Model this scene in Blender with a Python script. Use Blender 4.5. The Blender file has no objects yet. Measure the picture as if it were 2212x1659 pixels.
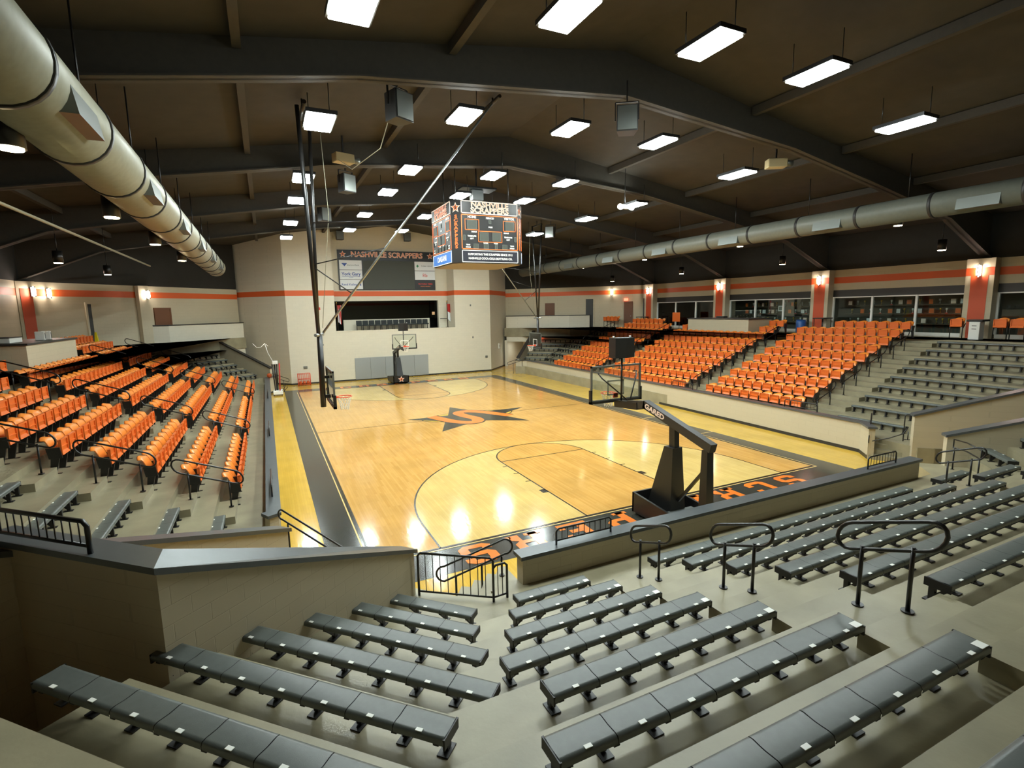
import bpy, bmesh, math, random
from mathutils import Vector, Matrix
from math import sin, cos, pi, radians, sqrt, atan2, hypot
random.seed(4)
scene = bpy.context.scene
col = scene.collection
# ---------------------------------------------------------------- camera, world, exposure
CAM = Vector((-9.408, -11.353, 5.655)); FPX = 1114.45
yaw, pitch, roll = radians(25.299), radians(-8.218), radians(-1.075)
cf = Vector((sin(yaw)*cos(pitch), cos(yaw)*cos(pitch), sin(pitch)))
cr0 = Vector((cos(yaw), -sin(yaw), 0)); cu0 = cr0.cross(cf)
cr = cos(roll)*cr0 + sin(roll)*cu0
cu = -sin(roll)*cr0 + cos(roll)*cu0
cam = bpy.data.cameras.new('camera'); camo = bpy.data.objects.new('camera', cam); col.objects.link(camo)
M = Matrix((cr, cu, -cf)).transposed().to_4x4(); M.translation = CAM
camo.matrix_world = M
cam.sensor_fit = 'HORIZONTAL'; cam.sensor_width = 36; cam.lens = FPX*36/2212
cam.clip_start = 0.05; cam.clip_end = 300
scene.camera = camo
w = bpy.data.worlds.new('world'); scene.world = w; w.use_nodes = True
w.node_tree.nodes['Background'].inputs[0].default_value = (1, .97, .88, 1)
w.node_tree.nodes['Background'].inputs[1].default_value = 0.02
scene.view_settings.view_transform = 'Standard'; scene.view_settings.look = 'None'
scene.view_settings.gamma = 1; scene.view_settings.use_curve_mapping = False
scene.view_settings.exposure = 0.85
LAMP = 62.0      # ceiling lamp emission strength
SCONCE = 34.0
DOWN = 24.0

def project(p):
    d = Vector(p) - CAM; z = d.dot(cf)
    if z < .1: return None
    return (1106 + FPX*d.dot(cr)/z, 829.5 - FPX*d.dot(cu)/z, z)

# ---------------------------------------------------------------- materials
def nodes(m):
    m.use_nodes = True
    return m.node_tree.nodes, m.node_tree.links, m.node_tree.nodes['Principled BSDF']
def lin(c):
    return tuple(((v/255)/12.92 if v/255 <= .04045 else ((v/255+.055)/1.055)**2.4) for v in c) + (1,)
def mat(name, rgb, rough=.5, metal=0, noise=0, nscale=8, spec=.5, coat=0, bump=0, bscale=60):
    m = bpy.data.materials.new(name); N, L, b = nodes(m)
    c = lin(rgb); b.inputs['Base Color'].default_value = c
    b.inputs['Roughness'].default_value = rough; b.inputs['Metallic'].default_value = metal
    b.inputs['Specular IOR Level'].default_value = spec
    b.inputs['Coat Weight'].default_value = coat; b.inputs['Coat Roughness'].default_value = .12
    tc = N.new('ShaderNodeTexCoord')
    if noise:
        n = N.new('ShaderNodeTexNoise'); n.inputs['Scale'].default_value = nscale; n.inputs['Detail'].default_value = 6
        L.new(tc.outputs['Object'], n.inputs['Vector'])
        r = N.new('ShaderNodeMapRange'); r.inputs[3].default_value = 1-noise; r.inputs[4].default_value = 1+noise
        r.inputs[1].default_value = .3; r.inputs[2].default_value = .7
        L.new(n.outputs['Fac'], r.inputs[0])
        mx = N.new('ShaderNodeVectorMath'); mx.operation = 'SCALE'; mx.inputs[0].default_value = c[:3]
        L.new(r.outputs[0], mx.inputs['Scale']); L.new(mx.outputs[0], b.inputs['Base Color'])
    if bump:
        n2 = N.new('ShaderNodeTexNoise'); n2.inputs['Scale'].default_value = bscale
        L.new(tc.outputs['Object'], n2.inputs['Vector'])
        bp = N.new('ShaderNodeBump'); bp.inputs['Strength'].default_value = bump; bp.inputs['Distance'].default_value = .01
        L.new(n2.outputs['Fac'], bp.inputs['Height']); L.new(bp.outputs[0], b.inputs['Normal'])
    return m
def emit(name, rgb, s):
    m = bpy.data.materials.new(name); N, L, b = nodes(m)
    b.inputs['Base Color'].default_value = (.8, .8, .8, 1)
    b.inputs['Emission Color'].default_value = lin(rgb); b.inputs['Emission Strength'].default_value = s
    return m
def wood(name, c1, c2, rough=.16):
    m = bpy.data.materials.new(name); N, L, b = nodes(m)
    tc = N.new('ShaderNodeTexCoord'); mp = N.new('ShaderNodeMapping')
    mp.inputs['Rotation'].default_value = (0, 0, pi/2)
    br = N.new('ShaderNodeTexBrick'); br.inputs['Scale'].default_value = 1.0
    br.inputs['Brick Width'].default_value = 1.3; br.inputs['Row Height'].default_value = .07
    br.inputs['Mortar Size'].default_value = .0016; br.inputs['Mortar Smooth'].default_value = .2
    br.inputs['Color1'].default_value = lin(c1); br.inputs['Color2'].default_value = lin(c2)
    br.inputs['Mortar'].default_value = tuple(v*.7 for v in lin(c1)[:3]) + (1,)
    L.new(tc.outputs['Object'], mp.inputs[0]); L.new(mp.outputs[0], br.inputs['Vector'])
    n = N.new('ShaderNodeTexNoise'); n.inputs['Scale'].default_value = .8; n.inputs['Detail'].default_value = 8
    L.new(tc.outputs['Object'], n.inputs['Vector'])
    r = N.new('ShaderNodeMapRange'); r.inputs[3].default_value = .9; r.inputs[4].default_value = 1.1
    r.inputs[1].default_value = .3; r.inputs[2].default_value = .7
    L.new(n.outputs['Fac'], r.inputs[0])
    mx = N.new('ShaderNodeVectorMath'); mx.operation = 'SCALE'
    L.new(br.outputs['Color'], mx.inputs[0]); L.new(r.outputs[0], mx.inputs['Scale'])
    L.new(mx.outputs[0], b.inputs['Base Color'])
    b.inputs['Roughness'].default_value = rough; b.inputs['Specular IOR Level'].default_value = .6
    n2 = N.new('ShaderNodeTexNoise'); n2.inputs['Scale'].default_value = 5
    mp2 = N.new('ShaderNodeMapping'); mp2.inputs['Scale'].default_value = (2.2, .45, 1)
    L.new(tc.outputs['Object'], mp2.inputs[0]); L.new(mp2.outputs[0], n2.inputs['Vector'])
    bp = N.new('ShaderNodeBump'); bp.inputs['Strength'].default_value = .05; bp.inputs['Distance'].default_value = .03
    L.new(n2.outputs['Fac'], bp.inputs['Height']); L.new(bp.outputs[0], b.inputs['Normal'])
    return m
def block_wall(name, rgb, rough=.55):
    m = bpy.data.materials.new(name); N, L, b = nodes(m)
    geo = N.new('ShaderNodeNewGeometry')
    dot = N.new('ShaderNodeVectorMath'); dot.operation = 'DOT_PRODUCT'; dot.inputs[1].default_value = (.83, .56, 0)
    L.new(geo.outputs['Position'], dot.inputs[0])
    sep = N.new('ShaderNodeSeparateXYZ'); L.new(geo.outputs['Position'], sep.inputs[0])
    cmb = N.new('ShaderNodeCombineXYZ'); L.new(dot.outputs['Value'], cmb.inputs[0]); L.new(sep.outputs[2], cmb.inputs[1])
    br = N.new('ShaderNodeTexBrick'); br.inputs['Scale'].default_value = 1
    br.inputs['Brick Width'].default_value = .4; br.inputs['Row Height'].default_value = .2
    br.inputs['Mortar Size'].default_value = .006; br.inputs['Mortar Smooth'].default_value = .6
    c = lin(rgb)
    br.inputs['Color1'].default_value = c; br.inputs['Color2'].default_value = tuple(v*.97 for v in c[:3]) + (1,)
    br.inputs['Mortar'].default_value = tuple(v*.9 for v in c[:3]) + (1,)
    L.new(cmb.outputs[0], br.inputs['Vector'])
    L.new(br.outputs['Color'], b.inputs['Base Color'])
    b.inputs['Roughness'].default_value = rough
    bp = N.new('ShaderNodeBump'); bp.inputs['Strength'].default_value = .35; bp.inputs['Distance'].default_value = .008
    bp.invert = True
    L.new(br.outputs['Fac'], bp.inputs['Height']); L.new(bp.outputs[0], b.inputs['Normal'])
    return m
def glass(name, tint=(.9, .95, .93, 1), rough=0.0):
    m = bpy.data.materials.new(name); m.use_nodes = True
    N, L = m.node_tree.nodes, m.node_tree.links; N.clear()
    o = N.new('ShaderNodeOutputMaterial'); t = N.new('ShaderNodeBsdfTransparent'); g = N.new('ShaderNodeBsdfGlossy')
    t.inputs[0].default_value = tint; g.inputs['Roughness'].default_value = rough
    f = N.new('ShaderNodeFresnel'); f.inputs[0].default_value = 1.5
    mx = N.new('ShaderNodeMixShader')
    L.new(f.outputs[0], mx.inputs[0]); L.new(t.outputs[0], mx.inputs[1]); L.new(g.outputs[0], mx.inputs[2]); L.new(mx.outputs[0], o.inputs[0])
    return m

WOOD = wood('maple_floor', (208, 160, 88), (196, 147, 75), .12)
WOODL = wood('maple_light', (212, 182, 114), (205, 174, 104), .12)
WOODY = wood('maple_yellow', (208, 168, 66), (200, 160, 58), .12)
COURT_BLACK = mat('court_black_paint', (52, 52, 46), .16, spec=.6)
COURT_ORANGE = mat('court_orange_paint', (226, 120, 44), .18, spec=.6)
LINE = mat('court_line_paint', (50, 42, 28), .2)
GOLD = mat('court_gold_line', (226, 190, 120), .2)
CONC = mat('sealed_concrete', (146, 138, 112), .38, noise=.16, nscale=1.6, bump=.12, bscale=25)
WALL = block_wall('cream_block_wall', (190, 179, 152))
STAGEW = block_wall('lit_cream_block_wall', (214, 208, 188))  # same cream wall paint, colour lightened to carry the stronger light there
STRIPE = mat('orange_stripe_paint', (214, 92, 36), .5)
PILO = mat('orange_pilaster_paint', (196, 76, 32), .5)
BLACKTRIM = mat('dark_trim', (44, 43, 42), .42)
CAPM = mat('grey_metal_cap', (92, 96, 98), .32, metal=.35, noise=.05)
BLACKPAINT = mat('black_ceiling_paint', (38, 36, 31), .85, noise=.1, nscale=3)
CEIL = mat('dark_roof_liner', (60, 56, 48), .8, noise=.12, nscale=2)
BEAMM = mat('dark_roof_beam', (62, 58, 50), .7, noise=.08)
BLACKMETAL = mat('black_powder_metal', (24, 23, 22), .34, spec=.6)
GREYMETAL = mat('grey_metal', (120, 124, 120), .35, metal=.6)
STEEL = mat('brushed_steel', (178, 182, 180), .3, metal=.8)
WHITEPL = mat('white_plastic', (236, 236, 230), .4)
BENCH = mat('charcoal_bench_plastic', (88, 93, 89), .36, noise=.07, nscale=14, bump=.08, bscale=220)
BENCHB = mat('black_bench_frame', (22, 21, 21), .45)
SEATO = mat('orange_seat_plastic', (244, 142, 54), .27, spec=.55)
SEATF = mat('orange_seat_pan_plastic', (232, 112, 42), .33)
PADBLACK = mat('black_vinyl_pad', (27, 27, 26), .4)
DUCT = mat('painted_duct', (150, 148, 128), .42, noise=.06)
DUCTR = mat('dark_painted_duct', (112, 114, 104), .45, noise=.06)
GLASS = glass('clear_glass')
GLASSD = glass('tinted_glass', (.55, .58, .55, 1))
ACRYL = glass('backboard_acrylic', (.93, .96, .94, 1))
SCREEN = mat('led_screen_off', (66, 70, 62), .6)
DOORB = mat('brown_door_paint', (106, 66, 38), .5)
DOORD = mat('dark_doorway_paint', (46, 48, 46), .5)
SIGNW = mat('white_sign_face', (226, 230, 232), .45)
SIGNK = mat('black_sign_face', (26, 24, 22), .4)
SIGNBLUE = mat('blue_sign_face', (44, 112, 196), .4)
INKB = mat('blue_ink', (40, 76, 160), .5)
INKG = mat('green_ink', (50, 140, 90), .5)
INKR = mat('red_ink', (206, 60, 50), .5)
INKO = mat('orange_lettering', (240, 120, 50), .45)
INKP = mat('pale_outline_lettering', (248, 222, 205), .45)
INKW = mat('white_lettering', (240, 240, 232), .45)
RIMO = mat('orange_rim_metal', (226, 74, 30), .4)
NET = mat('white_net_cord', (232, 228, 216), .8)
GREYPANEL = mat('grey_wall_panel', (150, 154, 152), .5)
LAMPM = emit('led_lamp_lens', (243, 255, 252), LAMP)
SCM = emit('sconce_glass', (255, 238, 224), SCONCE)
DOWNM = emit('downlight_lens', (255, 236, 180), DOWN)
EXITM = emit('exit_sign_face', (255, 90, 50), 2.2)
ROOMM = emit('lit_corridor_fixture', (240, 244, 236), 9)
YELLOW = mat('yellow_plastic', (226, 214, 30), .4)
BLUEP = mat('blue_plastic', (40, 90, 160), .4)
REDP = mat('red_fabric', (190, 50, 44), .7)
GREENBL = mat('dark_chair_fabric', (30, 38, 38), .6)
BROWNSH = mat('brown_shelf_wood', (92, 74, 50), .5)
TROPHY = mat('gold_trophy_metal', (210, 170, 70), .3, metal=.8)
BALLO = mat('basketball_rubber', (206, 92, 40), .6)
CABLE = mat('pale_cable', (170, 166, 140), .6)
PROJ = mat('beige_heater_case', (176, 160, 120), .5)

# ---------------------------------------------------------------- mesh builder
class MB:
    def __init__(s): s.v = []; s.f = []; s.m = []; s.s = []
    def add(s, vs, fs, m=0, smooth=False):
        o = len(s.v); s.v += [tuple(v) for v in vs]
        for f in fs: s.f.append([i+o for i in f]); s.m.append(m); s.s.append(smooth)
        return s
    def hexa(s, p, m=0):   # 8 points: bottom 4 ccw, top 4 ccw
        return s.add(p, [(3,2,1,0),(4,5,6,7),(0,1,5,4),(1,2,6,5),(2,3,7,6),(3,0,4,7)], m)
    def box(s, c, d, m=0, rz=0):
        x, y, z = d[0]/2, d[1]/2, d[2]/2; ca, sa = cos(rz), sin(rz); P = []
        for dz in (-z, z):
            for dx, dy in ((-x,-y),(x,-y),(x,y),(-x,y)):
                P.append((c[0]+dx*ca-dy*sa, c[1]+dx*sa+dy*ca, c[2]+dz))
        return s.hexa(P, m)
    def box2(s, a, b, m=0):
        return s.box([(a[i]+b[i])/2 for i in range(3)], [abs(b[i]-a[i]) for i in range(3)], m)
    def cbox(s, c, d, ch=.01, m=0):   # chamfered box (edges along all axes via 24-vertex hull)
        x, y, z = d[0]/2, d[1]/2, d[2]/2; ch = min(ch, x*.9, y*.9, z*.9)
        bm = bmesh.new(); bmesh.ops.create_cube(bm, size=1)
        bmesh.ops.scale(bm, vec=(2*x, 2*y, 2*z), verts=bm.verts)
        bmesh.ops.bevel(bm, geom=bm.edges[:], offset=ch, segments=2, profile=.5, affect='EDGES')
        bm.verts.index_update()
        s.add([(v.co.x+c[0], v.co.y+c[1], v.co.z+c[2]) for v in bm.verts], [[v.index for v in f.verts] for f in bm.faces], m, False)
        bm.free(); return s
    def prism(s, poly, z0, z1, m=0, ms=None):
        n = len(poly); a = sum(poly[i][0]*poly[(i+1)%n][1]-poly[(i+1)%n][0]*poly[i][1] for i in range(n))
        if a < 0: poly = poly[::-1]
        zb = z0 if isinstance(z0, (list, tuple)) else [z0]*n
        zt = z1 if isinstance(z1, (list, tuple)) else [z1]*n
        if a < 0: zb = zb[::-1]; zt = zt[::-1]
        vs = [(p[0], p[1], zb[i]) for i, p in enumerate(poly)] + [(p[0], p[1], zt[i]) for i, p in enumerate(poly)]
        s.add(vs, [list(range(n))[::-1]], m); o = len(s.v)-2*n
        s.f.append([o+n+i for i in range(n)]); s.m.append(m if ms is None else ms); s.s.append(False)
        for i in range(n):
            j = (i+1) % n; s.f.append([o+i, o+j, o+n+j, o+n+i]); s.m.append(m); s.s.append(False)
        return s
    def tube(s, pts, r, seg=8, closed=False, m=0, cap=True):
        pts = [Vector(p) for p in pts]; n = len(pts); o = len(s.v)
        rr = r if isinstance(r, (list, tuple)) else [r]*n
        prev = None
        for i, p in enumerate(pts):
            if closed: t = (pts[(i+1)%n]-pts[i-1])
            else: t = pts[min(i+1, n-1)]-pts[max(i-1, 0)]
            t.normalize()
            if prev is None:
                a = Vector((0,0,1)) if abs(t.z) < .9 else Vector((1,0,0))
                u = t.cross(a).normalized()
            else:
                u = (prev - t*prev.dot(t)).normalized()
            prev = u; v = t.cross(u)
            for k in range(seg):
                q = p + (u*cos(2*pi*k/seg)+v*sin(2*pi*k/seg))*rr[i]; s.v.append(tuple(q))
        for i in range(n if closed else n-1):
            for k in range(seg):
                a, b = o+i*seg+k, o+i*seg+(k+1)%seg; j = (i+1)%n
                s.f.append([a, b, o+j*seg+(k+1)%seg, o+j*seg+k]); s.m.append(m); s.s.append(True)
        if cap and not closed:
            s.f.append([o+k for k in range(seg)][::-1]); s.m.append(m); s.s.append(False)
            s.f.append([o+(n-1)*seg+k for k in range(seg)]); s.m.append(m); s.s.append(False)
        return s
    def cyl(s, p0, p1, r0, r1=None, seg=16, m=0): return s.tube([p0, p1], [r0, r0 if r1 is None else r1], seg, False, m)
    def lathe(s, prof, c=(0,0,0), seg=16, m=0):
        return s.tube([(c[0], c[1], c[2]+z) for r, z in prof], [max(r, .0005) for r, z in prof], seg, False, m)
    def grid(s, fn, nu, nv, m=0, smooth=True, flip=False):
        o = len(s.v)
        for j in range(nv+1):
            for i in range(nu+1): s.v.append(tuple(fn(i/nu, j/nv)))
        for j in range(nv):
            for i in range(nu):
                a = o+j*(nu+1)+i; q = [a, a+1, a+nu+2, a+nu+1]
                s.f.append(q[::-1] if flip else q); s.m.append(m); s.s.append(smooth)
        return s
    def beam(s, a, b, w, h, m=0):   # rectangular bar from a to b
        a, b = Vector(a), Vector(b); t = (b-a).normalized()
        up = Vector((0,0,1)) if abs(t.z) < .95 else Vector((0,1,0))
        u = t.cross(up).normalized()*w/2; v = u.normalized().cross(t)*h/2
        return s.hexa([a-u-v, a+u-v, b+u-v, b-u-v, a-u+v, a+u+v, b+u+v, b-u+v], m)
    def merge(s, other, mtx, moff=0):
        o = len(s.v); s.v += [tuple(mtx @ Vector(v)) for v in other.v]
        s.f += [[i+o for i in f] for f in other.f]; s.m += [k+moff for k in other.m]; s.s += other.s
        return s
    def mesh(s, name, mats):
        me = bpy.data.meshes.new(name); me.from_pydata(s.v, [], s.f)
        for m in (mats if isinstance(mats, (list, tuple)) else [mats]): me.materials.append(m)
        me.polygons.foreach_set('material_index', s.m); me.polygons.foreach_set('use_smooth', s.s)
        me.validate(); me.update()
        return me
    def build(s, name, mats, parent=None):
        o = bpy.data.objects.new(name, s.mesh(name, mats)); col.objects.link(o)
        if parent: o.parent = parent
        return o

LABELS = {}
def tag(o, label, cat, group=None, kind=None):
    o['label'] = label; o['category'] = cat
    if group: o['group'] = group
    if kind: o['kind'] = kind
    return o
def struct(o, label=None):
    o['kind'] = 'structure'
    if label: o['label'] = label
    return o
def thing(name, label, cat, loc=(0,0,0), rz=0, group=None):
    o = bpy.data.objects.new(name, None); col.objects.link(o); o.empty_display_size = .1
    o.location = loc; o.rotation_euler = (0, 0, rz)
    return tag(o, label, cat, group)
def kids(o): return [c for c in KIDS.get(o.name, [])]
KIDS = {}
def child(o, p): KIDS.setdefault(p.name, []).append(o); o.parent = p; return o
def part(mb, name, mats, parent): return child(mb.build(name, mats), parent)
def part_mesh(me, name, parent, loc=(0,0,0)):
    o = bpy.data.objects.new(name, me); col.objects.link(o); o.location = loc; return child(o, parent)
def dup(root, loc, rz=0, label=None, group=None):
    r = root.copy(); col.objects.link(r); r.location = loc; r.rotation_euler = (0, 0, rz)
    if label: r['label'] = label
    if group: r['group'] = group
    for c in kids(root):
        d = c.copy(); col.objects.link(d); child(d, r)
        for g in kids(c):
            e = g.copy(); col.objects.link(e); child(e, d)
    return r
ORD = ['first','second','third','fourth','fifth','sixth','seventh','eighth','ninth','tenth','eleventh','twelfth','thirteenth','fourteenth','fifteenth','sixteenth']

def text_mb(txt, size=1.0, bold=0.0, extrude=.004, align='CENTER', sx=1.0, spacing=1.0):
    """lettering in the XZ plane facing -Y, centred on the origin"""
    c = bpy.data.curves.new('lettering', 'FONT'); c.body = txt; c.size = size; c.offset = bold; c.extrude = extrude
    c.align_x = align; c.align_y = 'CENTER'; c.resolution_u = 3; c.space_character = spacing
    o = bpy.data.objects.new('lettering', c); col.objects.link(o)
    dg = bpy.context.evaluated_depsgraph_get(); me = bpy.data.meshes.new_from_object(o.evaluated_get(dg))
    mb = MB(); mb.add([(v.co.x*sx, -v.co.z, v.co.y) for v in me.vertices], [list(p.vertices) for p in me.polygons])
    bpy.data.objects.remove(o); bpy.data.curves.remove(c); bpy.data.meshes.remove(me)
    return mb
def star_pts(R, r, n=5, rot=pi/2, sx=1, sy=1):
    return [((R if i % 2 == 0 else r)*cos(rot+pi*i/n)*sx, (R if i % 2 == 0 else r)*sin(rot+pi*i/n)*sy) for i in range(2*n)]
def flat_poly(mb, pts, z, m=0):
    n = len(pts); a = sum(pts[i][0]*pts[(i+1)%n][1]-pts[(i+1)%n][0]*pts[i][1] for i in range(n))
    if a < 0: pts = pts[::-1]
    return mb.add([(p[0], p[1], z) for p in pts], [list(range(n))], m)
def arc(cx, cy, r, a0, a1, n): return [(cx+r*cos(a0+(a1-a0)*i/n), cy+r*sin(a0+(a1-a0)*i/n)) for i in range(n+1)]
def stripline(mb, pts, wd, z, m=0, closed=False):
    n = len(pts); L_, R_ = [], []
    for i in range(n):
        a = Vector(pts[i-1] if (i > 0 or closed) else pts[i]); b = Vector(pts[(i+1) % n] if (i < n-1 or closed) else pts[i])
        t = (b-a).normalized(); nn = Vector((-t.y, t.x))*wd/2; p = Vector(pts[i])
        L_.append(p+nn); R_.append(p-nn)
    vs = [(p.x, p.y, z) for p in L_] + [(p.x, p.y, z) for p in R_]
    fs = [(i, n+i, n+(i+1) % n, (i+1) % n) for i in range(n if closed else n-1)]
    mb.add(vs, fs, m)

# ---------------------------------------------------------------- dimensions
FT = .3048
LEN = 94*FT; HW = 25*FT
R_, D_ = .356, .896
Z0 = .64
def zt(k): return Z0 + R_*k
ZC = zt(9)                        # concourse floor
def xr(k): return 11.1 if k == 0 else 12.55+D_*(k-1)     # right stand nosings
def xl(k): return -9.65 if k == 0 else -10.85-D_*(k-1)   # left stand nosings
def yn(k): return -3.4 if k == 0 else -4.62-D_*(k-1)     # near stand nosings
XW = 22.4; XWL = -21.3; XC = .7
def ceil_z(x): return 13.0-.15*abs(x-.6)

# ---------------------------------------------------------------- court floor with its painted markings
fl = MB()
# base wood polygon (court level everywhere, corridors included)
flat_poly(fl, [(-30, -16), (30, -16), (30, 46), (-30, 46)], 0, 0)
e = .0015
flat_poly(fl, [(-9.6, -4), (11.2, -4), (11.2, 34), (-9.6, 34)], e, 2)     # yellow apron
B = .9
def rect(x0, y0, x1, y1, z, m): flat_poly(fl, [(x0,y0),(x1,y0),(x1,y1),(x0,y1)], z, m)
rect(-HW-B, -1.25, HW+B, LEN+1.25, 2*e, 3)                                # black border
rect(-HW, 0, HW, LEN, 3*e, 0)
for sgn in (0, 1):
    cy = 1.6 if sgn == 0 else LEN-1.6; yb = 0 if sgn == 0 else LEN; d = 1 if sgn == 0 else -1
    R3 = 19.75*FT
    pts = [(R3, yb)] + [(R3*cos(a), cy+d*R3*sin(a)) for a in [pi*i/40 for i in range(41)]] + [(-R3, yb)]
    flat_poly(fl, pts, 4*e, 1)
    Rk = 6*FT; yf = yb+d*19*FT
    kp = [(Rk, yb)] + [(Rk*cos(a), yf+d*Rk*sin(a)) for a in [pi*i/28 for i in range(29)]] + [(-Rk, yb)]
    flat_poly(fl, kp, 5*e, 0)
    stripline(fl, pts, .05, 6*e, 4)
    stripline(fl, kp, .05, 6*e, 4)
    stripline(fl, [(-Rk, yf), (Rk, yf)], .05, 6*e, 4)
    for sx in (-1, 1):
        y = yb+d*7.5*FT; x = sx*(Rk+.1)
        rect(x-.1, y-.15, x+.1, y+.15, 6*e, 4)
        for q in (11, 14, 17): rect(sx*Rk if sx > 0 else sx*Rk-.2, yb+d*q*FT-.025, sx*Rk+.2 if sx > 0 else sx*Rk, yb+d*q*FT+.025, 6*e, 4)
stripline(fl, [(-HW, LEN/2), (HW, LEN/2)], .04, 5*e, 4)
for x in (-HW+.02, HW-.02): stripline(fl, [(x, 0), (x, LEN)], .05, 6*e, 4)
for x in (-HW-.08, HW+.08): stripline(fl, [(x, -.08), (x, LEN+.08)], .035, 6*e, 5)
for y in (.02, LEN-.02): stripline(fl, [(-HW, y), (HW, y)], .05, 6*e, 4)
for y in (-.08, LEN+.08): stripline(fl, [(-HW-.08, y), (HW+.08, y)], .035, 6*e, 5)
for y in (5.4, 9.2): stripline(fl, [(HW, y), (HW+B, y)], .05, 6*e, 5)
# centre star emblem with the letter S (reads from the camera's side, tips to left and right)
cx0, cy0 = .15, LEN/2
ell = [(cx0+2.55*cos(2*pi*i/48), cy0+.15+1.05*sin(2*pi*i/48)) for i in range(48)]
flat_poly(fl, ell, 6*e, 2); stripline(fl, ell, .06, 7*e, 4, closed=True)
st = [(-3.2, .75), (-.95, .75), (-.1, 3.0), (.95, .8), (3.6, .8), (1.55, -.55), (2.3, -2.6), (.1, -1.25), (-2.4, -2.75), (-1.55, -.6)]
flat_poly(fl, [(cx0+x, cy0+y) for x, y in st], 8*e, 3)
def s_ribbon(scale_x, scale_y, wd, n=36):
    c = []
    for i in range(n+1):
        t = -1+2*i/n
        x = 1.0*sin(t*pi*.78)*(1 if True else 1); y = t
        c.append((x, y))
    return c
# S as a thick ribbon, lying on its side along the star's width
path = [(1.95, -.75), (1.5, -.05), (.9, .75), (.2, 1.15), (-.35, .9), (-.2, .1), (.15, -.6), (-.05, -1.2), (-.6, -1.25), (-1.2, -.75), (-1.6, .1), (-1.85, .7)]
def smooth(p, it=2):
    for _ in range(it):
        q = [p[0]]
        for a, b in zip(p[:-1], p[1:]): q += [(a[0]*.75+b[0]*.25, a[1]*.75+b[1]*.25), (a[0]*.25+b[0]*.75, a[1]*.25+b[1]*.75)]
        p = q+[p[-1]]
    return p
sp = smooth(path)
stripline(fl, [(cx0+x, cy0+y*1.25) for x, y in sp], .78, 9*e, 3)
stripline(fl, [(cx0+x, cy0+y*1.25) for x, y in sp], .62, 10*e, 6)
# block capitals along the baselines
G = {
 'S': [[(0,1.5),(0,4.5),(1,5.5),(1.9,5.5),(1.9,3.9),(1.9,3.0),(3.0,3.0),(4,2.0),(4,1),(3,0),(1,0),(0,1),(0,1.9),(1.2,1.9),(1.2,1.2),(2.8,1.2),(2.8,1.9),(1,1.9)],],
}
def glyph(ch):
    """rectangles / polygons on a 4 x 6 cell"""
    T = 1.15
    H = 6.0; W = 4.0; c = .8
    top = [(c,H),(W-c,H),(W,H-c),(W,H-T),(0,H-T),(0,H-c)]
    bot = [(0,T),(W,T),(W,c),(W-c,0),(c,0),(0,c)]
    m0, m1 = (H-T)/2, (H+T)/2
    if ch == 'S':
        return [top, bot, [(0,H-T),(T,H-T),(T,m1),(0,m1)], [(W-T,H-T),(W,H-T),(W,H-T-.7),(W-T,H-T-.7)],
                [(0,m1),(W-c,m1),(W,m1-c),(W,m0),(c,m0),(0,m0+c)], [(W-T,m0),(W,m0),(W,T),(W-T,T)], [(0,T),(T,T),(T,T+.7),(0,T+.7)]]
    if ch == 'C':
        return [top, bot, [(0,T),(T,T),(T,H-T),(0,H-T)], [(W-T,H-T),(W,H-T),(W,H-T-1),(W-T,H-T-1)], [(W-T,T),(W,T),(W,T+1),(W-T,T+1)]]
    if ch in 'RP':
        q = [[(-.25,H),(W-c,H),(W,H-c),(W,H-T),(-.25,H-T)], [(.3,0),(.3+T,0),(.3+T,H-T),(.3,H-T)], [(W-T,H-T),(W,H-T),(W,m0+.6),(W-T,m0+.6)],
             [(.3+T,m0+.8),(W-T,m0+.8),(W-T,m0-.2),(.3+T,m0-.2)], [(W-T,m0+.6),(W,m0+.6),(W-c,m0-.2),(W-T,m0-.2)], [(-.25,0),(T+.8,0),(T+.8,.8),(-.25,.8)]]
        if ch == 'R': q += [[(W-T-.1,m0-.2),(W-c,m0-.2),(W,m0-.9),(W,0),(W-T-.1,0)], [(W-.2,0),(W+.5,0),(W+.5,.8),(W-.2,.8)]]
        return q
    if ch == 'A':
        return [[(c+.2,H),(W-c-.2,H),(W-.2,H-T),(.2,H-T)], [(0.1,0),(T+.1,0),(T+.2,H-T),(.2,H-T)], [(W-T-.1,0),(W-.1,0),(W-.2,H-T),(W-T-.2,H-T)],
                [(T,1.6),(W-T,1.6),(W-T,1.6+T),(T,1.6+T)], [(-.3,0),(T+.5,0),(T+.5,.8),(-.3,.8)], [(W-T-.5,0),(W+.3,0),(W+.3,.8),(W-T-.5,.8)]]
    if ch == 'E':
        return [[(-.25,0),(W,0),(W,T),(-.25,T)], [(-.25,H-T),(W,H-T),(W,H),(-.25,H)], [(.3,T),(.3+T,T),(.3+T,H-T),(.3,H-T)], [(.3+T,m0),(W-1,m0),(W-1,m1),(.3+T,m1)],
                [(W-.8,T),(W,T),(W,T+.8),(W-.8,T+.8)], [(W-.8,H-T),(W,H-T),(W,H-T-.8),(W-.8,H-T-.8)]]
for word, side in (('SCRAPPERS', 0), ('SCRAPPERS', 1)):
    xs = [5.55 - 1.36*i for i in range(9)]
    for i, ch in enumerate(word):
        for poly in glyph(ch):
            u = .205; v = .155
            if side == 0: P = [(xs[i]+.45-x*u, -.22-(6-y)*v+.0) for x, y in poly]; P = [(xs[i]+.45-x*u, -.2-v*y) for x, y in poly]
            else: P = [(-xs[i]-.45+x*u, LEN+.2+v*y) for x, y in poly]
            flat_poly(fl, P, 7*e, 6)
floor = struct(fl.build('floor', [WOOD, WOODL, WOODY, COURT_BLACK, LINE, GOLD, COURT_ORANGE]))

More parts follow.
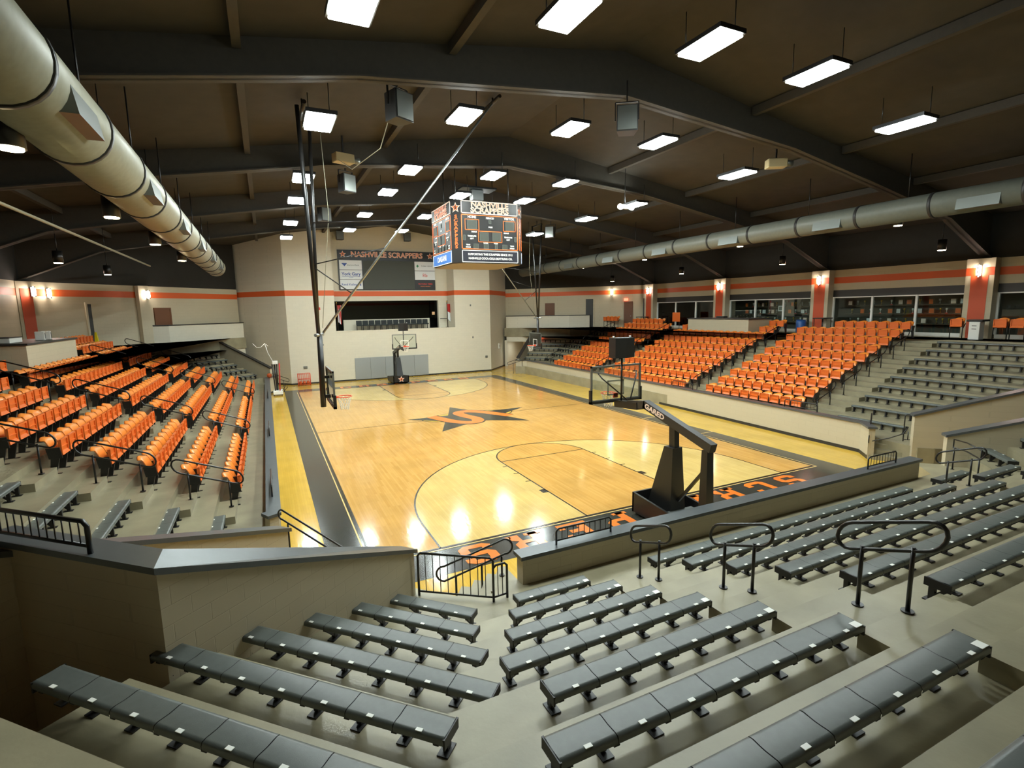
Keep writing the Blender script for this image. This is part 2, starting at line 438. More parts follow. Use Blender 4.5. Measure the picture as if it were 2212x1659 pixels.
# ---------------------------------------------------------------- walls
def quad(mb, a, b, z0, z1, m):
    za, zb_ = (z0 if isinstance(z0, tuple) else (z0, z0)), (z1 if isinstance(z1, tuple) else (z1, z1))
    return mb.add([(a[0], a[1], za[0]), (b[0], b[1], za[1]), (b[0], b[1], zb_[1]), (a[0], a[1], zb_[0])], [(0,1,2,3)], m)
def banded_wall(name, a, b, bands, thick=.25, out=1):
    """upright wall with painted bands [(z0,z1,mat index)], given real thickness on its far side"""
    mb = MB(); a, b = Vector(a), Vector(b); t = (b-a).normalized(); n = Vector((-t.y, t.x))*thick*out
    for z0, z1, m in bands:
        mb.prism([tuple(a), tuple(b), tuple(b+n), tuple(a+n)], z0, z1, m)
    return struct(mb.build(name, [WALL, STRIPE, BLACKPAINT, STAGEW, BLACKTRIM]))
CONB = [(ZC, 6.88, 0), (6.88, 7.27, 1), (7.27, 7.66, 0), (7.66, 11.4, 2)]
# right concourse wall: solid header above the glazing bays, pillars separate
mb = MB()
for z0, z1, m in ((6.45, 6.86, 0), (6.86, 7.23, 1), (7.23, 7.66, 0), (7.66, 11.4, 2)):
    mb.box2((XW, -15.5, z0), (XW+.3, 27.2, z1), m)
mb.box2((XW+.0, -15.5, 6.04), (XW+.3, 27.2, 6.45), 4)
struct(mb.build('wall_right', [WALL, STRIPE, BLACKPAINT, STAGEW, BLACKTRIM]))
banded_wall('wall_right_corner', (XW, 27.15), (12.75, 36.7), CONB, out=-1)
banded_wall('wall_left_corner', (-21.3, 25.7), (-11.3, 36.7), CONB, out=1)
banded_wall('wall_left', (XWL, -15.5), (XWL, 25.7), [(ZC, 6.88, 0), (6.88, 7.27, 1), (7.27, 7.66, 0), (7.66, 11.4, 2)], out=1)
banded_wall('wall_near', (XWL, -15.5), (XW, -15.5), [(ZC, 6.88, 0), (6.88, 7.27, 1), (7.27, 7.66, 0), (7.66, 13, 2)], out=-1)
# stage wall (far): front blocks with a recessed centre bay
YF = 33.06; YR = YF+2.0
mb = MB()
SB = [(0, .12, 4), (.12, 7.03, 3), (7.03, 7.45, 1), (7.45, 13.2, 3)]
for x0, x1 in ((-7.85, -4.2), (6.04, 9.47)):
    for z0, z1, m in SB: mb.box2((x0, YF, z0), (x1, YF+2.6, z1), m)
for z0, z1, m in ((0, .12, 4), (.12, 4.12, 3)): mb.box2((-4.2, YF, z0), (6.04, YF+2.2, z1), m)
for z0, z1, m in ((6.62, 7.03, 3), (7.03, 7.45, 1), (7.45, 13.3, 3)): mb.box2((-4.2, YR, z0), (6.04, YR+.6, z1), m)
mb.box2((-4.25, YF-.03, 4.08), (6.09, YF+.25, 4.17), 3)
struct(mb.build('wall_far', [WALL, STRIPE, BLACKPAINT, STAGEW, BLACKTRIM]))
mb = MB()
for a, b, o in (((-11.35, 37.0), (-7.85, YF), 1), ((9.47, YF), (12.95, 36.95), 1)):
    a, b = Vector(a), Vector(b); t = (b-a).normalized(); n = Vector((-t.y, t.x))*.4
    for z0, z1, m in SB: mb.prism([tuple(a), tuple(b), tuple(b+n), tuple(a+n)], z0, z1, m)
struct(mb.build('wall_far_wings', [WALL, STRIPE, BLACKPAINT, STAGEW, BLACKTRIM]))
mb = MB(); mb.box2((-24, 45.5, 0), (25, 45.8, 13), 0); mb.box2((-24, 36.5, 7.7), (-11.35, 45.5, 7.8), 0); mb.box2((12.95, 36.5, 7.7), (25, 45.5, 7.8), 0)
struct(mb.build('wall_rear', [BLACKPAINT]))
# press box room behind the recess opening
mb = MB()
mb.box2((-4.2, YR, 4.12), (-4.0, YR+4, 6.62), 0); mb.box2((6.0, YR, 4.12), (6.2, YR+4, 6.62), 0)
mb.box2((-4.2, YR+4, 3.6), (6.2, YR+4.2, 6.8), 0); mb.box2((-4.2, YF+2.2, 3.6), (6.2, YR+4, 4.1), 0); mb.box2((-4.2, YR+.6, 6.62), (6.2, YR+4, 6.8), 0)
struct(mb.build('wall_pressbox', [BLACKPAINT]))
mb = MB(); mb.box2((-3.3, YR+.25, 4.12), (4.35, YR+.4, 5.02), 0)
struct(mb.build('wall_pressbox_knee', [STAGEW]))
mb = MB(); mb.box2((-4.0, YR+.5, 5.0), (5.1, YR+.52, 6.62), 0)
struct(mb.build('window_1', [GLASSD]))
mb = MB(); mb.box2((5.15, YR-.02, 4.12), (5.3, YR+.4, 6.62), 0); mb.box2((5.3, YR+.02, 4.12), (6.04, YR+.3, 6.62), 0)
struct(mb.build('trim_1', [STAGEW]))

# ---------------------------------------------------------------- roof, beams
mb = MB()
for x0, x1 in ((-22.5, .6), (.6, 23.5)):
    mb.hexa([(x0,-16,ceil_z(x0)), (x1,-16,ceil_z(x1)), (x1,46,ceil_z(x1)), (x0,46,ceil_z(x0)),
             (x0,-16,ceil_z(x0)+.2), (x1,-16,ceil_z(x1)+.2), (x1,46,ceil_z(x1)+.2), (x0,46,ceil_z(x0)+.2)])
struct(mb.build('ceiling', [CEIL]))
BOT = [(-21.3, 7.68), (-17.5, 9.3), (-13.2, 10.05), (-7, 11.05), (.6, 11.75), (8, 11.1), (13.5, 10.2), (18.5, 9.3), (22.4, 7.68)]
for i, y in enumerate((-6.2, 1.85, 9.85, 17.8, 25.8)):
    mb = MB(); n = len(BOT)
    for (xa, za), (xb, zb) in zip(BOT[:-1], BOT[1:]):
        ta, tb = ceil_z(xa), ceil_z(xb)
        mb.hexa([(xa,y-.05,za),(xb,y-.05,zb),(xb,y+.05,zb),(xa,y+.05,za),(xa,y-.05,ta),(xb,y-.05,tb),(xb,y+.05,tb),(xa,y+.05,ta)])
        mb.hexa([(xa,y-.2,za),(xb,y-.2,zb),(xb,y+.2,zb),(xa,y+.2,za),(xa,y-.2,za+.04),(xb,y-.2,zb+.04),(xb,y+.2,zb+.04),(xa,y+.2,za+.04)])
    struct(mb.build('beam_%d' % (i+1), [BEAMM]))
mb = MB()
for x in (-17, -14.5, -9.5, -4.7, 5.9, 10.7, 15.5, 19.5):
    for y0 in (-6.2, 1.85, 9.85, 17.8, 25.8):
        z = ceil_z(x)
        mb.box2((x-.09, y0+.1, z-.28), (x+.09, y0+7.9, z-.02), 0)
struct(mb.build('trim_2', [BEAMM]))
# ---------------------------------------------------------------- concrete stands
def yA(x): return -1.5-(x-10.62)           # right vomitory wall line
def yAl(x): return x+8.06                  # left vomitory wall line
def cfr(k): return 40.3 if k == 0 else 41.9+1.27*(k-1)    # far right corner nosing lines x+y
def cfl(k): return 38.9 if k == 0 else 40.5+1.27*(k-1)    # far left corner nosing lines y-x
def seam_r(k): return 29.2 if k == 0 else 29.35+.374*(k-1)
def seam_l(k): return 29.25 if k == 0 else 29.65+.374*(k-1)
def snl(k): return -9.9 if k == 0 else -11.7-1.27*(k-1)   # near left corner nosing lines x+y
def snr(k): return 11.3 if k == 0 else 13.1+1.27*(k-1)    # near right corner nosing lines x-y
def seam_nl(k): return snl(k)-yn(k)
def seam_nr(k): return snr(k)+yn(k)
DFR, DFL, DBL, DBR = -19.4, 20.8, -4.75, 6.2
mb = MB()
for k in range(9):
    a, b = xr(k), xr(k+1); z = zt(k)
    e0, e1 = (seam_r(k), seam_r(k+1)) if k < 6 else (30.5, 30.5)
    mb.prism([(a, yA(a)), (b, yA(b)), (b, e1), (a, e0)], 0, z)
mb.prism([(xr(9), yA(xr(9))), (22.75, yA(22.75)), (22.75, 27.3), (12.9, 36.9), (12.1, 35.7), (16.85, 31.0), (18.6, 30.3), (xr(9), 30.5)], 3.0, ZC)
for k in range(6):
    c0, c1 = cfr(k), cfr(k+1) if k < 5 else 48.1
    p = lambda c, d: ((c+d)/2, (c-d)/2)
    s0 = (xr(k), seam_r(k)); s1 = (xr(k+1), seam_r(k+1)) if k < 5 else (c1-31.1, 31.1)
    mb.prism([s0, s1, p(c1, DFR), p(c0, DFR)], 0, zt(k))
# right stair from the court
P0, P1, U = Vector((10.1, -.33)), Vector((10.66, -1.46)), Vector((.88, .47))
for i in range(4):
    a, b = P0+U*.28*i, P1+U*.28*i; c = P1+U*1.3; d = P0+U*1.3
    mb.prism([tuple(a), tuple(b), tuple(c), tuple(d)], 0, .158*(i+1))
mb.prism([(10.75, yA(10.75)), (12.6, yA(12.6)), (12.6, .35), (11.2, .35), (10.9, -.4)], 0, Z0-.004)
struct(mb.build('stand_right', [CONC]))
mb = MB()
for k in range(9):
    a, b = xl(k), xl(k+1); z = zt(k)
    e0, e1 = (seam_l(k), seam_l(k+1)) if k < 6 else (30.8, 30.8)
    mb.prism([(a, yAl(a)), (b, yAl(b)), (b, e1), (a, e0)], 0, z)
mb.prism([(xl(9), yAl(xl(9))), (XWL, yAl(XWL)), (XWL, 25.8), (-11.4, 36.8), (-10.9, 35.3), (-15.4, 30.9), (-17.3, 30.5), (xl(9), 30.8)], 3.0, ZC)
for k in range(6):
    c0, c1 = cfl(k), cfl(k+1) if k < 5 else 46.4
    p = lambda c, d: ((d-c)/2, (d+c)/2)
    s0 = (xl(k), seam_l(k)); s1 = (xl(k+1), seam_l(k+1)) if k < 5 else (30.9-c1, 30.9)
    mb.prism([s0, s1, p(c1, DFL), p(c0, DFL)], 0, zt(k))
P0l, P1l, Ul = Vector((-8.72, -.33)), Vector((-9.3, -1.42)), Vector((-.88, .47))
for i in range(4):
    a, b = P0l+Ul*.28*i, P1l+Ul*.28*i; c = P1l+Ul*1.3; d = P0l+Ul*1.3
    mb.prism([tuple(a), tuple(b), tuple(c), tuple(d)], 0, .158*(i+1))
mb.prism([(-9.4, -1.34), (-10.9, yAl(-10.9)), (-10.9, 1.0), (-9.66, 1.0), (-9.5, -.2)], 0, Z0-.004)
struct(mb.build('stand_left', [CONC]))
mb = MB()
for k in range(9):
    a, b = yn(k), yn(k+1); z = zt(k)
    mb.prism([(seam_nl(k), a), (seam_nl(k+1), b), (seam_nr(k+1), b), (seam_nr(k), a)], 0, z)
    q = lambda s, d: ((s+d)/2, (s-d)/2)
    mb.prism([(seam_nl(k), a), q(snl(k), DBL), q(snl(k+1), DBL-.15), (seam_nl(k+1), b)], 0, z)
    r = lambda s, d: ((d+s)/2, (d-s)/2)
    mb.prism([(seam_nr(k), a), (seam_nr(k+1), b), r(snr(k+1), DBR), r(snr(k), DBR)], 0, z)
mb.prism([(seam_nl(9), yn(9)), q(snl(9), DBL), (XWL, -13.2), (XWL, -15.6), (XW, -15.6), (XW, -16+.4), r(snr(9), DBR), (seam_nr(9), yn(9))], 3.0, ZC)
# landing and steps down to the court behind the picket gate
mb.prism([(-7.42, -2.78), (-6.15, -3.62), (-5.9, -3.62), (-5.5, -3.4), (-5.5, -4.2), (-7.0, -4.2), (-7.9, -3.3)], 0, Z0-.004)
mb.prism([(-5.98, -3.62), (-5.5, -3.4), (-5.5, -2.6), (-5.62, -2.55), (-6.1, -3.3)], 0, Z0-.009)
dv = Vector((-.8, .6)); q0, q1 = Vector((-6.1, -3.35)), Vector((-5.6, -2.6))
for i in range(3):
    mb.prism([tuple(q0+dv*.27*i), tuple(q1+dv*.27*i), tuple(q1+dv*.27*(i+1)), tuple(q0+dv*.27*(i+1))], 0, .48-.16*i)
struct(mb.build('stand_near', [CONC]))
mb = MB()
def half_step(c, along, width, depth, z, m=0):
    mb.box((c[0], c[1], z/2+.3), (width, depth, z-.6) if along == 'y' else (depth, width, z-.6), m)
AISLE_N = (-3.88, 5.88)
for x in AISLE_N:
    for k in range(1, 10): mb.box2((x-.7, yn(k), zt(k-1)-.1), (x+.7, yn(k)+.42, zt(k-1)+R_/2))
AISLE_Y = (2.97, 10.02, 19.5, 26.6)
for y in AISLE_Y:
    for k in range(1, 10):
        mb.box2((xr(k)-.42, y-.65, zt(k-1)-.1), (xr(k), y+.65, zt(k-1)+R_/2))
        mb.box2((xl(k), y-.65, zt(k-1)-.1), (xl(k)+.42, y+.65, zt(k-1)+R_/2))
struct(mb.build('stair_steps', [CONC]))

def low_wall(name, pts, z0, z1, thick=.2, side=1, capo=.05, mats=None, base=None):
    """masonry guard wall along pts; z1 may be a list; metal cap on top"""
    mb = MB(); n = len(pts); V = [Vector(p) for p in pts]
    zt_ = z1 if isinstance(z1, (list, tuple)) else [z1]*n
    zb_ = z0 if isinstance(z0, (list, tuple)) else [z0]*n
    def offs(d):
        out = []
        for i in range(n):
            t0 = (V[i]-V[i-1]).normalized() if i > 0 else (V[1]-V[0]).normalized()
            t1 = (V[i+1]-V[i]).normalized() if i < n-1 else t0
            n0, n1 = Vector((-t0.y, t0.x)), Vector((-t1.y, t1.x)); b = (n0+n1).normalized()
            out.append(V[i]+b*d/max(.3, b.dot(n0)))
        return out
    A, Bq = offs(0), offs(thick*side); Ac, Bc = offs(-capo*side), offs((thick+capo)*side)
    for i in range(n-1):
        j = i+1
        mb.prism([tuple(A[i]), tuple(A[j]), tuple(Bq[j]), tuple(Bq[i])], [zb_[i], zb_[j], zb_[j], zb_[i]], [zt_[i]-.06, zt_[j]-.06, zt_[j]-.06, zt_[i]-.06], 0)
        t = (V[j]-V[i]).normalized()
        e0 = -t*capo if i == 0 else Vector((0, 0)); e1 = t*capo if j == n-1 else Vector((0, 0))
        mb.prism([tuple(Ac[i]+e0), tuple(Ac[j]+e1), tuple(Bc[j]+e1), tuple(Bc[i]+e0)],
                 [zt_[i]-.07, zt_[j]-.07, zt_[j]-.07, zt_[i]-.07], [zt_[i], zt_[j], zt_[j], zt_[i]], 1)
        if base:
            Ab = offs(-.015*side)
            mb.prism([tuple(Ab[i]), tuple(Ab[j]), tuple(A[j]), tuple(A[i])], [base]*4, [base+.13]*4, 2)
    return struct(mb.build(name, mats or [WALL, CAPM, BLACKTRIM]))
low_wall('wall_right_front', [(10.1, -.36), (10.72, .3), (11.05, 9), (11.25, 17.9), (11.25, 29.15), (10.6, 30.1)], 0, [1.2]*6, .2, -1, base=.001)
low_wall('wall_left_front', [(-9.66, .95), (-9.46, 1.05), (-9.46, 29.1), (-8.9, 30.0)], 0, 1.2, .22, 1, base=.001)
low_wall('wall_near_front', [(-5.5, -3.4), (7.25, -3.4)], 0, 1.2, .24, 1)
# vomitory walls with raked caps
low_wall('wall_near_left', [(-7.35, -2.8), (-10.55, -5.62), (-12.4, -3.9)], 0, [1.48, 3.27, 3.27], .24, -1)
low_wall('wall_left_end', [(-9.33, -1.35), (-12.4, -4.42)], 0, [1.72, 3.3], .24, -1)
low_wall('wall_right_end', [(10.66, -1.5), (15.2, -6.04)], 0, [1.8, 3.9], .24, 1, base=.001)
low_wall('wall_near_right', [(9.3, -3.0), (13.9, -7.6)], 0, [1.62, 3.6], .24, -1)
low_wall('wall_far_left', [(-9.35, 30.35), (-13.0, 33.95)], 0, [1.75, 3.85], .2, -1, mats=[WALL, BLACKTRIM, BLACKTRIM])
low_wall('wall_far_right', [(10.9, 30.0), (15.0, 34.1)], 0, [1.4, 4.0], .2, 1, mats=[WALL, BLACKTRIM, BLACKTRIM])
# concourse parapet walls in the far corners
mbw = low_wall('wall_parapet_right', [(14.2, 33.75), (16.85, 31.1), (18.6, 30.3)], 1.0, 5.04, .2, 1, mats=[STAGEW, BLACKTRIM, BLACKTRIM])
mbw = low_wall('wall_parapet_left', [(-17.45, 30.6), (-15.4, 30.95), (-11.0, 35.4)], 1.0, 5.05, .2, 1, mats=[STAGEW, BLACKTRIM, BLACKTRIM])
mb = MB(); mb.prism([(12.3, 35.65), (14.2, 33.75), (14.4, 33.95), (12.5, 35.85)], 2.48, 4.98, 0); mb.prism([(12.26, 35.62), (14.2, 33.7), (14.45, 33.95), (12.5, 35.9)], 4.97, 5.04, 1)
struct(mb.build('wall_parapet_lintel', [STAGEW, BLACKTRIM]))
# passage behind the doorway under the concourse
mb = MB()
a, b = Vector((12.35, 35.6)), Vector((14.2, 33.75)); n = Vector((.707, .707))
mb.prism([tuple(a-Vector((.2,-.2))), tuple(a), tuple(a+n*5), tuple(a+n*5-Vector((.2,-.2)))], 0, 2.6)
mb.prism([tuple(b), tuple(b+Vector((.2,-.2))), tuple(b+n*5+Vector((.2,-.2))), tuple(b+n*5)], 0, 2.6)
mb.prism([tuple(a+n*5), tuple(b+n*5), tuple(b+n*5.2), tuple(a+n*5.2)], 0, 2.6)
mb.prism([tuple(a+n*.3), tuple(b+n*.3), tuple(b+n*5.2), tuple(a+n*5.2)], 2.55, 2.7)
struct(mb.build('wall_passage', [STAGEW]))
t = thing('corridor_light', 'bright fluorescent fixture on the ceiling of the passage beyond the far right doorway', 'light', (13.9, 35.2, 2.46), -pi/4)
part(MB().box((0, 0, .06), (1.3, .6, .06)), 'housing', [WHITEPL], t); part(MB().box((0, 0, .02), (1.2, .5, .03)), 'diffuser', [ROOMM], t)
# window bays along the right concourse
PIL = (1.85, 9.85, 17.75, 25.8)
for i, y in enumerate(PIL+(-6.2,)):
    mb = MB()
    mb.box2((XW-.5, y-.56, ZC), (XW+.1, y+.56, 7.66), 0)
    mb.box2((XW-.512, y-.34, ZC), (XW-.5, y+.34, 7.23), 1)
    mb.box2((XW-.512, y-.56, 6.86), (XW-.5, y-.34, 7.23), 1); mb.box2((XW-.512, y+.34, 6.86), (XW-.5, y+.56, 7.23), 1)
    struct(mb.build('column_%d' % (i+1), [WALL, PILO]))
BAYS = [(-5.6, 1.25, 3, 2), (2.45, 9.25, 3, 3), (10.45, 17.15, 3, 4), (18.35, 25.2, 3, 5)]
for y0, y1, n, idx in BAYS:
    root = bpy.data.objects.new('window_%d' % idx, None); col.objects.link(root); struct(root)
    fr = MB(); zb = 4.03
    fr.box2((XW+.0, y0, 5.98), (XW+.1, y1, 6.04)); fr.box2((XW, y0, ZC), (XW+.1, y1, zb))
    for j in range(n+1):
        y = y0+(y1-y0)*j/n; fr.box2((XW-.02, y-.05, zb), (XW+.1, y+.05, 6.04))
    part(fr, 'window_frame', [WHITEPL], root)
    part(MB().box2((XW+.04, y0, zb), (XW+.055, y1, 5.98)), 'pane', [GLASS], root)
mb = MB()
mb.box2((XW+1.6, -16, ZC), (XW+1.7, 27.5, 6.6), 0); mb.box2((XW+.3, -16, 6.45), (XW+1.7, 27.5, 6.5), 0); mb.box2((XW+.1, -16, ZC-.05), (XW+1.7, 27.5, ZC), 0)
struct(mb.build('wall_display', [mat('display_back', (74, 70, 58), .7)]))
# corner walls: doors
def wall_pt(a, b, s, off=0):
    a, b = Vector(a), Vector(b); t = (b-a).normalized(); n = Vector((-t.y, t.x)); return a+t*s+n*off, atan2(t.y, t.x)
def door(idx, p, rz, wd, z0, z1, m, knob=True):
    o = bpy.data.objects.new('door_%d' % idx, None); col.objects.link(o); o.location = (p[0], p[1], 0); o.rotation_euler = (0, 0, rz); struct(o)
    part(MB().box((0, 0, (z0+z1)/2), (wd, .06, z1-z0)), 'door_leaf', [m], o)
    f = MB(); f.box((-wd/2-.05, 0, (z0+z1)/2), (.1, .1, z1-z0)); f.box((wd/2+.05, 0, (z0+z1)/2), (.1, .1, z1-z0)); f.box((0, 0, z1+.05), (wd+.2, .1, .1))
    part(f, 'door_frame', [WALL if m is DOORD else m], o)
    if knob: part(MB().cyl((wd/2-.08, -.02, z0+1), (wd/2-.08, -.1, z0+1), .03).cyl((-wd/2+.08, .02, z0+1), (-wd/2+.08, .1, z0+1), .03), 'door_handle', [STEEL], o)
Ar, Br = (XW, 27.15), (12.75, 36.7); rzr = atan2(Br[1]-Ar[1], Br[0]-Ar[0])
Al, Bl = (-21.3, 25.7), (-11.3, 36.7); rzl = atan2(Bl[1]-Al[1], Bl[0]-Al[0])
def on_r(x): # point on right corner wall by x
    t = (x-Ar[0])/(Br[0]-Ar[0]); return (x, Ar[1]+t*(Br[1]-Ar[1]))
def on_l(x):
    t = (x-Al[0])/(Bl[0]-Al[0]); return (x, Al[1]+t*(Bl[1]-Al[1]))
for idx, x, wd, m, k in ((1, 21.45, .62, DOORB, 1), (2, 18.85, .72, DOORD, 0), (3, 16.05, .75, DOORB, 1)):
    p = on_r(x); door(idx, (p[0]-.03, p[1]-.03), rzr, wd, ZC, 6.1 if m is DOORB else 6.5, m, k)
for idx, x, wd, m, k in ((4, -19.0, .22, DOORD, 0), (5, -15.8, 1.05, DOORB, 1)):
    p = on_l(x); door(idx, (p[0]+.03, p[1]-.03), rzl, wd, ZC, 6.45 if m is DOORD else 6.12, m, k)
# left pilasters
for i, (x, wd) in enumerate(((-21.2, .9), (-16.75, .7))):
    p = on_l(x); mb = MB(); c = Vector((p[0], p[1]))+Vector((.12, -.12))
    mb.box((c.x, c.y, (ZC+7.66)/2), (wd, .3, 7.66-ZC), 0, rzl)
    if i == 0: mb.box((c.x+.11, c.y-.11, (ZC+7.27)/2), (wd*.62, .02, 7.27-ZC), 1, rzl)
    struct(mb.build('column_%d' % (6+i), [WALL, PILO]))
# stage wing corner return on the left concourse
p0 = on_l(-13.9)
# ---------------------------------------------------------------- ceiling lamps
lens = MB().cbox((0, 0, .02), (.66, 1.2, .04), .015).mesh('lens', [LAMPM])
hous = MB().box((0, 0, .1), (.74, 1.3, .1)).box((0, 0, .17), (.4, .9, .06)).cyl((-.2, .5, .18), (-.2, .5, .9), .012, seg=6).cyl((.2, -.5, .18), (.2, -.5, .9), .012, seg=6).mesh('housing', [BLACKMETAL])
LX = ((-7.75, 10.45), (-3.8, 11.1), (-.25, 11.2), (3.3, 11.2), (7.15, 10.5))
LY = (-2.3, 3.4, 9.5, 13.6, 19.7, 25.6)
PLACE = ('leftmost', 'second from left', 'middle', 'second from right', 'rightmost')
for j, y in enumerate(LY):
    for i, (x, z) in enumerate(LX):
        p = project((x, y, z))
        t = thing('ceiling_light', 'rectangular white ceiling light, %s in the %s row from the camera' % (PLACE[i], ORD[j]), 'light', (x, y, z), 0, 'ceiling lights over the court')
        part_mesh(lens, 'lens', t); part_mesh(hous, 'housing', t)
# pendant downlights under the side roofs
dl_l = MB().cyl((0, 0, 0), (0, 0, .02), .15, seg=16).mesh('lens', [DOWNM])
dl_c = MB().cyl((0, 0, .02), (0, 0, .5), .18, .17, 16).cyl((0, 0, .5), (0, 0, 1.2), .02, seg=6).mesh('can', [BLACKMETAL])
def downlights(pts, side):
    for i, p in enumerate(pts):
        t = thing('downlight', 'small round pendant downlight over the %s, %s away from the camera' % (side, ORD[i]), 'light', p, 0, 'pendant downlights over the %s' % side)
        part_mesh(dl_l, 'lens', t); part_mesh(dl_c, 'can', t); part(MB().cyl((0, 0, 1.1), (0, 0, ceil_z(p[0])-p[2]), .012, seg=6), 'stem', [BLACKMETAL], t)
downlights([(-12.4, -1.6, 7.97), (-12.5, 4.2, 7.98), (-12.5, 9.7, 8.0), (-12.45, 15.5, 8.0)], 'left seats')
downlights([(-16.95, 16.5, 7.9), (-16.85, 23.6, 7.9)], 'left walkway')
downlights([(15.5, 2.2, 8.9), (15.0, 10, 8.9), (14.9, 18, 8.9), (14.6, 25.5, 8.9)], 'right seats')
downlights([(19.3, 2.3, 8.0), (18.7, 10.1, 8.0), (18.5, 18.2, 8.0), (18.2, 26.2, 7.9)], 'right walkway')
# ---------------------------------------------------------------- wall sconces
sg = MB().lathe([(.02, -.28), (.085, -.2), (.105, 0), (.085, .2), (.02, .28)][::1], (0, -.14, 0), 12).mesh('glass', [SCM])
sb = MB().box((0, -.02, 0), (.14, .04, .5)).box((0, -.1, .26), (.16, .18, .03)).box((0, -.1, -.26), (.16, .18, .03)).box((0, -.24, 0), (.035, .02, .52)).mesh('bracket', [BLACKMETAL])
def sconce(p, rz, lab):
    t = thing('wall_sconce', lab, 'light', p, rz, 'wall sconces'); part_mesh(sg, 'glass', t); part_mesh(sb, 'bracket', t)
for i, y in enumerate(PIL):
    sconce((XW-.515, y, 7.08), -pi/2, 'glowing wall sconce on the %s orange pillar of the right concourse counted from the camera' % ORD[i])
p = on_r(20.35); sconce((p[0]-.02, p[1]-.02, 7.1), rzr+pi, 'glowing wall sconce between the two doors on the far right wall')
p = on_l(-20.4); sconce((p[0]+.02, p[1]-.02, 7.05), rzl, 'brightest wall sconce on the plain wall of the left concourse')
p = on_l(-21.05); sconce((p[0]+.3, p[1]-.3, 7.1), rzl, 'wall sconce on the orange pillar at the left edge')
p = on_l(-16.6); sconce((p[0]+.22, p[1]-.22, 7.08), rzl, 'wall sconce on the pillar left of the brown door')
# ---------------------------------------------------------------- air ducts
def duct(name, lab, x, z, r, y0, y1, m, step):
    t = thing(name, lab, 'duct', (x, 0, z))
    part(MB().cyl((0, y0, 0), (0, y1, 0), r, seg=28).tube([(0, y1, 0), (0, y1+.25, 0)], [r, r*.7], 28), 'pipe', [m], t)
    y = y0+.8; i = 0
    while y < y1:
        part(MB().cyl((0, y-.05, 0), (0, y+.05, 0), r+.025, seg=28), 'band', [BLACKTRIM], t)
        if i % 2 == 0:
            g = MB(); s = 1 if x < 0 else -1; a = radians(-20)
            c = Vector((s*cos(a)*r*.98, 0, sin(a)*r*.98))
            for d in (-.26, 0, .26):
                g.hexa([(c.x-.12*s, y+.55, c.z-.2), (c.x+.1*s, y+.55, c.z-.2), (c.x+.1*s, y+1.75, c.z-.2), (c.x-.12*s, y+1.75, c.z-.2),
                        (c.x-.12*s, y+.55, c.z+.16), (c.x+.04*s, y+.55, c.z+.16), (c.x+.04*s, y+1.75, c.z+.16), (c.x-.12*s, y+1.75, c.z+.16)])
                break
            part(g, 'register', [GREYMETAL], t)
        y += step; i += 1
    for yy in [y0+1.5+4*k for k in range(int((y1-y0)/4))]:
        part(MB().cyl((0, yy, r*.9), (0, yy, ceil_z(x)-z-.02), .018, seg=6), 'hanger', [BLACKMETAL], t)
duct('air_duct', 'long round pale air duct hanging over the left seats', -12.0, 8.68, .56, -9, 27.5, DUCT, 2.6)
duct('air_duct', 'long round dark grey air duct hanging over the right seats', 12.9, 9.12, .44, -9, 33, DUCTR, 2.6)
# sprinkler pipes on the left
tag(MB().cyl((-15.6, -9, 8.75), (-15.6, 28, 8.75), .05, seg=8).build('sprinkler_pipe', [CABLE]), 'thin pale sprinkler pipe running beyond the left air duct', 'pipe')
# ---------------------------------------------------------------- speakers and heaters under the roof
spk = MB().hexa([(-.3,-.25,-.35),(.3,-.25,-.35),(.22,.25,-.35),(-.22,.25,-.35),(-.3,-.25,.35),(.3,-.25,.35),(.22,.25,.35),(-.22,.25,.35)]).mesh('cabinet', [BLACKTRIM])
spg = MB().box((0, -.265, 0), (.54, .03, .64)).mesh('grille', [GREYMETAL])
spy = MB().beam((-.33, 0, 0), (-.33, 0, .5), .03, .05).beam((.33, 0, 0), (.33, 0, .5), .03, .05).beam((-.33, 0, .5), (.33, 0, .5), .05, .03).beam((0, 0, .5), (0, 0, 1.08), .04, .04).mesh('yoke', [BLACKMETAL])
for lab, p, rz in (('dark loudspeaker hung from the beam left of centre, nearest the camera', (-5.85, 2.8, 10.9), .5), ('loudspeaker hung beside the lamps left of centre, second from the camera', (-5.95, 11.6, 10.9), .5),
               ('loudspeaker hung left of centre farthest from the camera', (-6.1, 19.0, 10.9), .5), ('dark loudspeaker hung right of centre nearest the camera', (.5, 1.5, 11.0), -.6), ('loudspeaker hung beyond the scoreboard on the right', (8.3, 19.6, 10.7), -.9)):
    t = thing('loudspeaker', lab, 'speaker', p, rz, 'loudspeakers under the roof'); part_mesh(spk, 'cabinet', t); part_mesh(spg, 'grille', t); part_mesh(spy, 'yoke', t)
for lab, p in (('small black loudspeaker mounted high above the left part of the video sign', (-3.25, YR-.4, 12.0)), ('small black loudspeaker mounted high above the right part of the video sign', (2.4, YR-.4, 12.1))):
    t = thing('loudspeaker', lab, 'speaker', p, 0, 'loudspeakers on the stage wall'); part_mesh(spk, 'cabinet', t); part_mesh(spg, 'grille', t)
    part(MB().beam((0, .2, 0), (0, .5, .1), .06, .06), 'bracket', [BLACKMETAL], t)
for lab, p, rz in (('beige winch motor box under the roof left of centre', (-6.4, 8.9, 11.15), .3), ('pale heater box under the roof on the right', (8.6, 2.9, 10.95), -.5)):
    t = thing('winch_motor', lab, 'machine', p, rz); part(MB().cbox((0, 0, 0), (.7, .4, .32), .03), 'case', [PROJ], t); part(MB().cyl((.35, 0, 0), (.6, 0, 0), .12, seg=12), 'drum', [GREYMETAL], t)
    part(MB().beam((0, 0, .16), (0, 0, ceil_z(p[0])-p[2]-.02), .05, .05), 'hanger', [BLACKMETAL], t)
